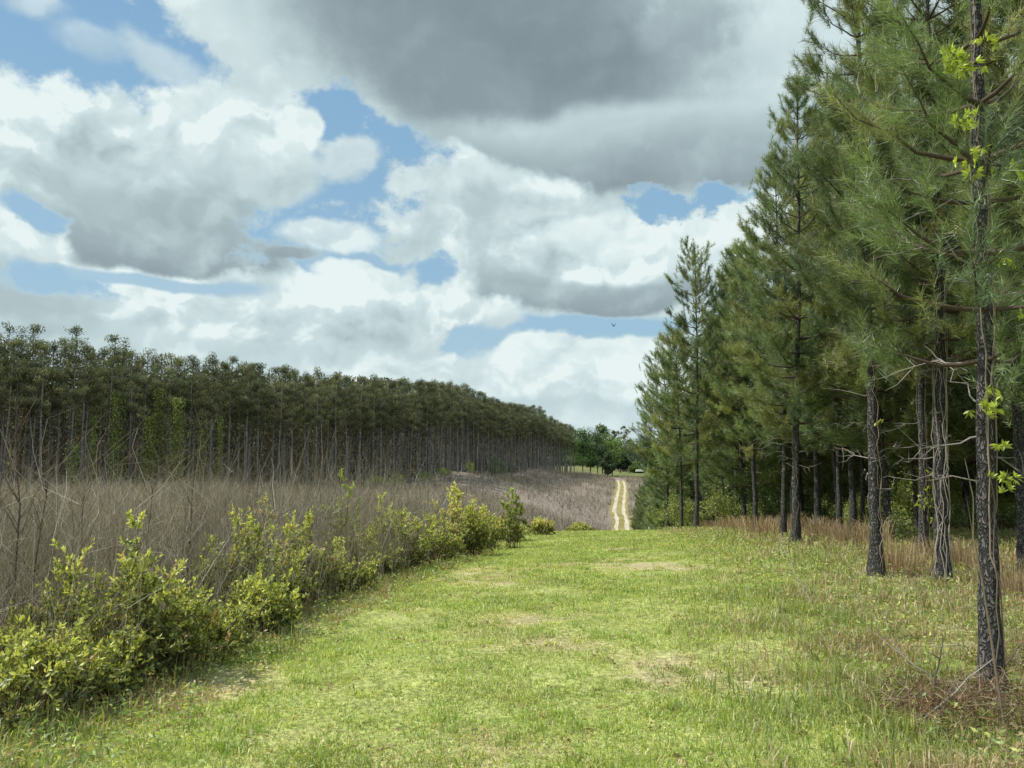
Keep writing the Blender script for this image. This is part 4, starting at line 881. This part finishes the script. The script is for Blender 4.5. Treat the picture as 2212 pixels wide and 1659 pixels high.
# inside is the left / far side of the edge
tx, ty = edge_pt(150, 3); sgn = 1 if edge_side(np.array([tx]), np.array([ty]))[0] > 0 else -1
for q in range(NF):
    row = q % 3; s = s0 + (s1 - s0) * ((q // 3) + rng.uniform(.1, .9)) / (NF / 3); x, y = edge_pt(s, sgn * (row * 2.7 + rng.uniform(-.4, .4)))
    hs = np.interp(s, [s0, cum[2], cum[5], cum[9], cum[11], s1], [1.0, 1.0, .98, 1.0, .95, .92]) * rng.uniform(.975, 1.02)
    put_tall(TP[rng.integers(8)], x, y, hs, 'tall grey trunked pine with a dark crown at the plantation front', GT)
for px, Y, s, lb in [(70, 96, 1.00, 'tallest round topped pine rising above the plantation at the far left'), (150, 98, 1.0, 'second round topped pine rising above the plantation canopy'), (240, 101, .98, 'third round topped pine with an open crown above the canopy'), (10, 93, .97, 'round topped pine at the left photo edge above the canopy')]:
    put_tall(TPT[rng.integers(3)], (px - 1106) / F0 * Y, Y, s, lb, None)
put_tall(TP[1], (1222 - 1106) / F0 * 290, 290, .86, 'slim dark pine standing apart at the far end of the plantation', None)
# the rest of the plantation reads as one mass
tw = Buf(); bs_ = [m_[0] for m_ in TP]
for q in range(1700):
    s = rng.uniform(0, s1 + 0); x, y = edge_pt(s, sgn * (8.5 + 75 * rng.uniform() ** 1.25)); z = gz(x, y); H = 17.8 * rng.uniform(.93, 1.04); v_ = rng.uniform(.55, 1.1)
    tube(tw, np.array([[x, y, z - .3], [x + rng.normal(0, .15), y, z + H]]), (.16, .05), 5, lin((.40, .36, .35)) * v_)
    m = 150; f = rng.uniform(size=m) ** .8; zz = z + H - rng.uniform(6.8, 11) * f; rr = 1.7 * (.3 + .8 * np.sin(f * 2.3)) * np.sqrt(rng.uniform(size=m)); a = rng.uniform(0, 6.28, m)
    P = np.stack([x + rr * np.cos(a), y + rr * np.sin(a), zz], 1); leafblades(tw, P, norm(rand_dir(m) + [0, 0, .4]), np.full(m, .75), np.full(m, .28), FN[q % 3] * v_ * rng.uniform(.6, 1.3, (m, 1)))
    m = 46; P = np.stack([x + rng.normal(0, 1.2, m), y + rng.normal(0, 1.2, m), z + 9.5 * rng.uniform(0, 1, m) ** 1.3], 1); leafblades(tw, P, rand_dir(m), np.full(m, .8), np.full(m, .3), lin((.16, .155, .125)) * rng.uniform(.5, 1.4, (m, 1)))
tag(tw.obj('pine_plantation', M_FARNEEDLE), 'dense dark pine plantation behind its front row of trunks on the left', 'wood', kind='stuff')
# climbing green on some plantation trunks
VC = [(255, 98, 700 + 150, 985, 30, 'yellow green vine column left of the main vine covered trunks'), (345, 100, 840, 1000, 26, 'tallest yellow green vine column on a plantation trunk'), (385, 101, 860, 1010, 34, 'broad leafy vine column right of the tallest one'), (325, 99, 900, 1010, 30, 'low wide vine growth left of the tallest vine column'), (436, 103, 930, 1030, 14, 'thin vine column on a plantation trunk, rightmost of the leafy ones'), (478, 104, 900, 960, 14, 'small short vine tuft on a plantation trunk, right of the others'), (160, 94, 960, 1040, 26, 'low green vine growth near the left plantation edge'), (205, 96, 900, 1000, 14, 'thin green vine strand on a plantation trunk near the left')]
for px, Y, y0, y1, wd, lb in VC:
    top = at(px, y0, Y - 3.2); x = top[0]; yy = top[1]; z = gz(x, yy); H = top[2] - z; Rr = wd / F0 * Y / 2
    r = empty('climbing_vine', (x, yy, z)); tag(r, lb, 'vine'); b = Buf(); m = int(1700 * wd / 30 * H / 10)
    tt = rng.uniform(size=m) ** .9; cl = vnoise(tt * H, 0 * tt, .9, px); P = np.stack([rng.normal(0, 1, m) * Rr * (.35 + .5 * cl) * (1.15 - tt * .6), rng.normal(0, 1, m) * Rr * .5, tt * H], 1)
    leafblades(b, P, rand_dir(m), np.full(m, .26), np.full(m, .16), np.where(rng.uniform(size=(m, 1)) < .5, lin((.25, .29, .10)), lin((.15, .19, .07))) * rng.uniform(.5, 1.3, (m, 1)))
    b.obj('foliage', M_FARLEAF, r); b = Buf(); tube(b, np.array([[0, 0, -.2], [.1, 0, H * .5], [0, 0, H * .95]]), (.06, .05, .02), 5, (.12, .1, .08)); b.obj('stems', M_TWIG, r)
# low green bushes at the plantation foot
for px, Y, k, s, lb in [(820, 122, 0, 2.0, 'green bush at the foot of the plantation, left of the light green one'), (868, 126, 3, 1.3, 'light green rounded bush at the plantation foot'), (925, 136, 2, 2.6, 'low green bush where the plantation edge turns up the slope'), (965, 146, 0, 1.6, 'low pale green bush beside the plantation edge on the slope'), (1020, 160, 3, 1.1, 'green bush against the trunks on the rise'), (1075, 182, 1, 2.0, 'dark green bush among the far plantation trunks')]:
    bush((px - 1106) / F0 * Y, Y - 2.5, k, s, lb, name='edge_bush')

# ------------------------------------------------------------------ broadleaf trees and far pines at the end of the ride
def leafy_tree(seed, H, cw, trunk, n, tint, leaf=.55, lowf=.18):
    global rng
    keep = rng; rng = np.random.default_rng(seed); tb = Buf(); t = np.linspace(0, 1, 7); T = np.stack([np.cumsum(rng.normal(0, .12, 7)), np.cumsum(rng.normal(0, .1, 7)), H * .8 * t], 1); T[0, :2] = 0
    tube(tb, T, trunk * (1 - .75 * t), 7, (.07, .06, .05)); tb.v[0][:, 2] -= np.where(tb.v[0][:, 2] < .05, .4, 0)
    cb = Buf(); m = 34; f = rng.uniform(0, 1, m); zc = H * (lowf + .12 + (1 - lowf - .16) * f); R_ = cw * np.sin(np.clip(.25 + f * .8, 0, 1) * 3.0) ** .7; a = rng.uniform(0, 6.28, m); rr = R_ * rng.uniform(.2, 1, m)
    C = np.stack([rr * np.cos(a), rr * np.sin(a), zc], 1)
    for q in range(m): s = rng.integers(1, 6); tube(tb, np.stack([T[s], (T[s] + C[q]) / 2 + [0, 0, .3], C[q]]), (trunk * .3, trunk * .2, .03), 3, (.08, .065, .055))
    k = rng.integers(0, m, n); o = norm(rng.normal(size=(n, 3))) * rng.uniform(.2, 1, (n, 1)) ** .4; P = C[k] + o * cw * [.40, .40, .30]; sh = rng.uniform(.65, 1.3, m)[k][:, None] * (.8 + .35 * o[:, 2:3]) * rng.uniform(.75, 1.25, (n, 1))
    leafblades(cb, P, rand_dir(n), leaf * rng.uniform(.6, 1.2, n), leaf * .6 * rng.uniform(.7, 1.3, n), lin(tint) * sh)
    me = (tb.mesh('broadleaf_trunk', M_TWIG), cb.mesh('broadleaf_crown', M_FARLEAF)); rng = keep; return me
g1, g2, g3, g4 = (.13, .21, .085), (.19, .27, .10), (.13, .18, .115), (.17, .21, .145)
HW = [(1258, 300, 925, 62, g1, .12, 'dark green leafy tree just right of the plantation end'), (1290, 315, 935, 46, g3, .2, 'shaded narrow leafy tree right of the dark green one'), (1322, 318, 938, 66, g2, .22, 'broad light green leafy tree with two low trunks'), (1300, 330, 920, 60, g2, .15, 'tall light green tree behind the meadow edge trees'), (1240, 320, 925, 60, g2, .1, 'bright green tree mixed into the plantation end'),
      (1312, 308, 978, 26, g3, .02, 'small dark cedar shaped tree at the meadow edge'), (1275, 306, 975, 26, g1, .3, 'small tree with visible dark trunk at the meadow edge'), (1362, 420, 950, 70, g4, .05, 'grey green tree beyond the fence'), (1395, 430, 940, 80, g4, .05, 'hazy green tree beyond the white object, partly behind pines'), (1330, 440, 935, 80, g3, .05, 'distant tree closing the view above the meadow'), (1430, 430, 930, 90, g2, .05, 'distant leafy tree right of the ride axis'), (1270, 450, 930, 90, g3, .05, 'distant tree behind the left meadow trees'), (1215, 330, 920, 70, g1, .05, 'leafy tree behind the last plantation pines'),
      (1347, 380, 985, 30, (.03, .045, .035), .05, 'very dark low round tree by the fence gate'), (1375, 370, 1000, 34, (.13, .17, .06), 0, 'pale olive low tree right of the dark round one'), (1480, 440, 920, 100, g3, .05, 'distant tree behind the lower young pines')]
for q, (px, Y, ytop, wpx, tint, lowf, lb) in enumerate(HW):
    top = at(px, ytop, Y); z = gz(top[0], Y); H = top[2] - z; cw = wpx / F0 * Y / 2
    me = leafy_tree(700 + q, H, cw, .22 if lowf > .1 else .18, 2600, tint, .75, lowf); r = empty('broadleaf_tree', (top[0], Y, z)); tag(r, lb, 'tree'); share('trunk', me[0], r); share('crown', me[1], r)
def far_pine(px, Y, ytop, wpx, lb, seed):
    top = at(px, ytop, Y); z = gz(top[0], Y); H = top[2] - z; me = tall_pine(seed, H=H, crown=H * .55, rm=wpx / F0 * Y / 2, n=1500, leaf=.9, roundtop=True)
    r = empty('far_pine', (top[0], Y, z)); tag(r, lb, 'pine'); share('trunk', me[0], r); share('crown', me[1], r)
far_pine(1347, 400, 923, 34, 'distant pine with a rounded open crown above the far tree line', 801)
far_pine(1326, 405, 932, 20, 'smaller distant pine left of the round crowned one', 802)
far_pine(1303, 400, 928, 28, 'distant pale topped pine above the leafy trees', 803)
# distant tree line all round the horizon
dt = Buf(); n = 1000
for q in range(n):
    a = rng.uniform(-1.15, 1.15) if q < 800 else rng.uniform(0, 6.28); d = rng.uniform(470, 640); x, y = math.sin(a) * d, math.cos(a) * d
    if y < 100 and abs(x) < 200: continue
    z = gz(x, y); H = rng.uniform(10, 16); w_ = rng.uniform(3.5, 7); m = 170; o = rng.normal(size=(m, 3)) * [w_ * .5, w_ * .5, H * .26]; P = o + [x, y, z + H * .5]; P[:, 2] = np.maximum(P[:, 2], z)
    leafblades(dt, P, rand_dir(m), np.full(m, 2.0), np.full(m, 1.2), lin((.06, .095, .05)) * rng.uniform(.6, 1.3) * rng.uniform(.7, 1.3, (m, 1)))
tag(dt.obj('distant_woods', M_FARLEAF), 'low hazy green woods along the horizon', 'wood', kind='stuff')

# ------------------------------------------------------------------ small things
def box(b, c, s, color, rot=0.0):
    c = np.array(c, float); s = np.array(s, float) / 2; v = np.array([[i, j, k] for i in (-1, 1) for j in (-1, 1) for k in (-1, 1)]) * s
    R_ = np.array([[math.cos(rot), -math.sin(rot), 0], [math.sin(rot), math.cos(rot), 0], [0, 0, 1]]); v = v @ R_.T + c
    b.add(v, color, f4=[[0, 1, 3, 2], [4, 6, 7, 5], [0, 4, 5, 1], [2, 3, 7, 6], [0, 2, 6, 4], [1, 5, 7, 3]])
# rail fence beyond the meadow
Yf = 372; x0 = at(1300, 1015, Yf)[0]; x1 = at(1392, 1015, Yf)[0]; r = empty('rail_fence', (x0, Yf, gz(x0, Yf))); tag(r, 'low dark rail fence across the far end of the meadow', 'fence')
Xp = np.arange(x0, x1, 2.6)
for x in Xp: b = Buf(); tube(b, np.array([[x - x0, 0, gz(x, Yf) - gz(x0, Yf) - .3], [x - x0, 0, gz(x, Yf) - gz(x0, Yf) + 1.35]]), (.08, .075), 6, (.10, .085, .07), cap=True); b.obj('post', M_TWIG, r)
for hz2 in (.5, .85, 1.2):
    b = Buf(); xs_ = np.linspace(x0, x1, 14); tube(b, np.stack([xs_ - x0, xs_ * 0 - .1, [gz(x, Yf) - gz(x0, Yf) + hz2 for x in xs_]], 1), .05, 5, (.13, .10, .08)); b.obj('rail', M_TWIG, r)
# pale bare pole in the meadow
p = at(1323, 1000, 345); b = Buf(); Hh = 6.0; tube(b, np.array([[0, 0, -.3], [.05, 0, Hh * .5], [.1, 0, Hh]]), (.17, .14, .10), 8, (.36, .35, .31), cap=True)
r = empty('dead_tree', (p[0], 345, gz(p[0], 345))); tag(r, 'pale grey dead tree pole standing in the meadow', 'dead tree'); b.obj('trunk', M_TWIG, r)
b = Buf()
for q in range(7): a = rng.uniform(0, 6.28); z_ = rng.uniform(3, 5.8); tube(b, np.array([[.06, 0, z_], [.06 + math.cos(a) * .8, math.sin(a) * .8, z_ + .7]]), (.05, .02), 4, (.34, .33, .30))
b.obj('branches', M_TWIG, r)
# dark stump post beside the fence
p = at(1340, 1012, 366); b = Buf(); tube(b, np.array([[0, 0, -.2], [0, 0, .9], [0, 0, 1.9]]), (.32, .28, .26), 8, (.03, .028, .025), cap=True, bump=.08); o = b.obj('gate_post', M_TWIG, loc=(p[0], 366, gz(p[0], 366))); tag(o, 'thick dark post in front of the far fence', 'post')
# long low white vehicle roof: hull with rounded ends, dark skirt
Yv = 366; pv = at(1382, 1008, Yv); zg = gz(pv[0], Yv); r = empty('white_trailer', (pv[0], Yv, zg)); tag(r, 'long low white rounded trailer seen far off at the end of the meadow', 'trailer')
b = Buf(); Lr, Hb, Wd = 3.9, 1.35, 1.9; pr = [(-Lr / 2, .75), (-Lr / 2 + .04, 1.25), (-Lr / 2 + .3, 1.65), (-Lr / 2 + .7, 1.78), (Lr / 2 - .9, 1.78), (Lr / 2 - .4, 1.62), (Lr / 2 - .08, 1.2), (Lr / 2, .75)]
V = [[x, s * Wd / 2 * (1 if z < 1.6 else .86), z] for s in (-1, 1) for x, z in pr]; k = len(pr); b.add(V, (.85, .84, .78), f4=[[q, q + 1, q + 1 + k, q + k] for q in range(k - 1)])
for s in (0, k): b.add([V[s + q] for q in range(k)], (.85, .84, .78), f3=[[0, q, q + 1] for q in range(1, k - 1)])
b.obj('body', plain_mat('white_paint', .4), r)
b = Buf(); box(b, (0, 0, .62), (Lr * .96, Wd * .9, .26), (.04, .04, .04)); b.obj('chassis', M_TWIG, r)
for s in (-.95, .95):
    for xq in (-.5, .45):
        b = Buf(); tube(b, np.array([[xq, s - .1, .36], [xq, s + .1, .36]]), .36, 14, (.02, .02, .02), cap=True); b.obj('wheel', M_TWIG, r)
# bird
pb = at(1325.5, 704, 90); r = empty('bird', tuple(pb), R(25)); tag(r, 'tiny dark bird flying in the blue gap low in the sky', 'bird')
b = Buf(); t = np.linspace(0, 1, 7); tube(b, np.stack([0 * t, -.2 + .4 * t, 0 * t], 1), .055 * np.sin(.25 + t * 2.7) + .005, 8, (.03, .03, .035)); b.obj('body', M_TWIG, r)
for s in (-1, 1):
    b = Buf(); b.add([[0, -.08, .02], [0, .08, .02], [s * .16, .08, .16], [s * .18, -.06, .15], [s * .30, 0, .34], [s * .2, -.12, .2]], (.03, .03, .035), f4=[[0, 1, 2, 3]], f3=[[3, 2, 4], [3, 4, 5]]); b.obj('wing', M_DRY, r)
b = Buf(); b.add([[-.02, -.18, 0], [.02, -.18, 0], [.06, -.32, 0], [-.06, -.32, 0]], (.03, .03, .035), f4=[[0, 1, 2, 3]]); b.obj('tail', M_DRY, r)

# brush pile and fallen twigs by the nearest pine
def stick(x, y, L_, a, up, w, c, label):
    s = np.linspace(0, 1, 7)[:, None]; d = np.array([math.cos(a), math.sin(a), up]); P = d * L_ * s + rng.normal(0, .03, (7, 3)) * s * L_
    for i in range(7): P[i, 2] = max(P[i, 2], gz(x + P[i, 0], y + P[i, 1]) - gz(x, y)) + .02
    b = Buf(); tube(b, P, w * (1.1 - .8 * s[:, 0]), 5, c, cvar=.1)
    for _ in range(4): i = rng.integers(1, 5); dd = norm(d + rng.normal(0, .6, 3)); dd[2] = abs(dd[2]); l = L_ * rng.uniform(.15, .4); tube(b, P[i] + dd * l * s[::2], w * .45 * (1.1 - s[::2, 0]), 3, c)
    o = b.obj('fallen_branch', M_TWIG, loc=(x, y, gz(x, y))); tag(o, label, 'branch')
for px, py, L_, a, up, w, c, lb in [(1930, 1498, .75, -.35, .02, .012, (.24, .21, .17), 'grey fallen branch lying left of the brown brush heap'), (1975, 1400, .7, -.15, .0, .009, (.26, .24, .2), 'thin grey twig lying on bare ground left of the nearest pine'), (1890, 1385, .5, .05, .03, .012, (.12, .10, .08), 'short dark branch on the bare patch of ground'), (2010, 1560, .5, .9, .9, .008, (.08, .07, .06), 'dark twig sticking up out of the brown brush heap'), (1985, 1570, .6, .3, .55, .007, (.38, .35, .3), 'pale curved twig leaning across the brown brush heap'), (2060, 1500, .5, 2.4, .6, .008, (.3, .28, .25), 'pale forked twig at the foot of the nearest pine'), (1940, 1590, .55, -.1, .1, .007, (.07, .06, .05), 'dark straight twig lying in grass in front of the heap'), (2175, 1600, .9, 1.2, 1.8, .009, (.12, .10, .07), 'leaning dark stalk at the lower right corner'), (1790, 1290, .7, -.5, .05, .01, (.33, .31, .28), 'bleached fallen branch near the second nearest pine'), (1755, 1310, .6, 1.9, 1.2, .006, (.3, .28, .24), 'thin dry stalk upright in the verge grass'), (2150, 1470, .8, .3, .8, .007, (.14, .11, .08), 'arching dark stem right of the nearest pine')]:
    X, Y, Z = hit(px, py); stick(X, Y, L_, a, up, w, c, lb)
hp = Buf()
for px, py, n_, rr, h in [(2060, 1560, 1300, .50, .20), (1990, 1540, 700, .4, .12), (2140, 1540, 900, .4, .22), (1920, 1480, 400, .35, .06), (2190, 1450, 500, .4, .3), (1900, 1400, 500, .5, .04)]:
    X, Y, Z = hit(px, py); x = X + rng.normal(0, rr * .5, n_); y = Y + rng.normal(0, rr * .4, n_); z = ground(x, y) + rng.uniform(0, h, n_); d = norm(rng.normal(size=(n_, 3)) * [1, 1, .7]); L_ = rng.uniform(.05, .22, n_)[:, None]
    t = np.linspace(0, 1, 3)[None, :, None]; P = np.stack([x, y, z], 1)[:, None] + d[:, None] * L_[:, None] * t + rng.normal(0, .012, (n_, 3, 3)); c = np.where(rng.uniform(size=(n_, 1)) < .6, lin((.22, .135, .08)), lin((.32, .27, .2))) * rng.uniform(.5, 1.3, (n_, 1)); ribbons(hp, P, c, .005)
tag(hp.obj('brown_litter', M_DRY), 'brown heap of dead stems and pine straw around the foot of the nearest pine', 'litter', kind='stuff')
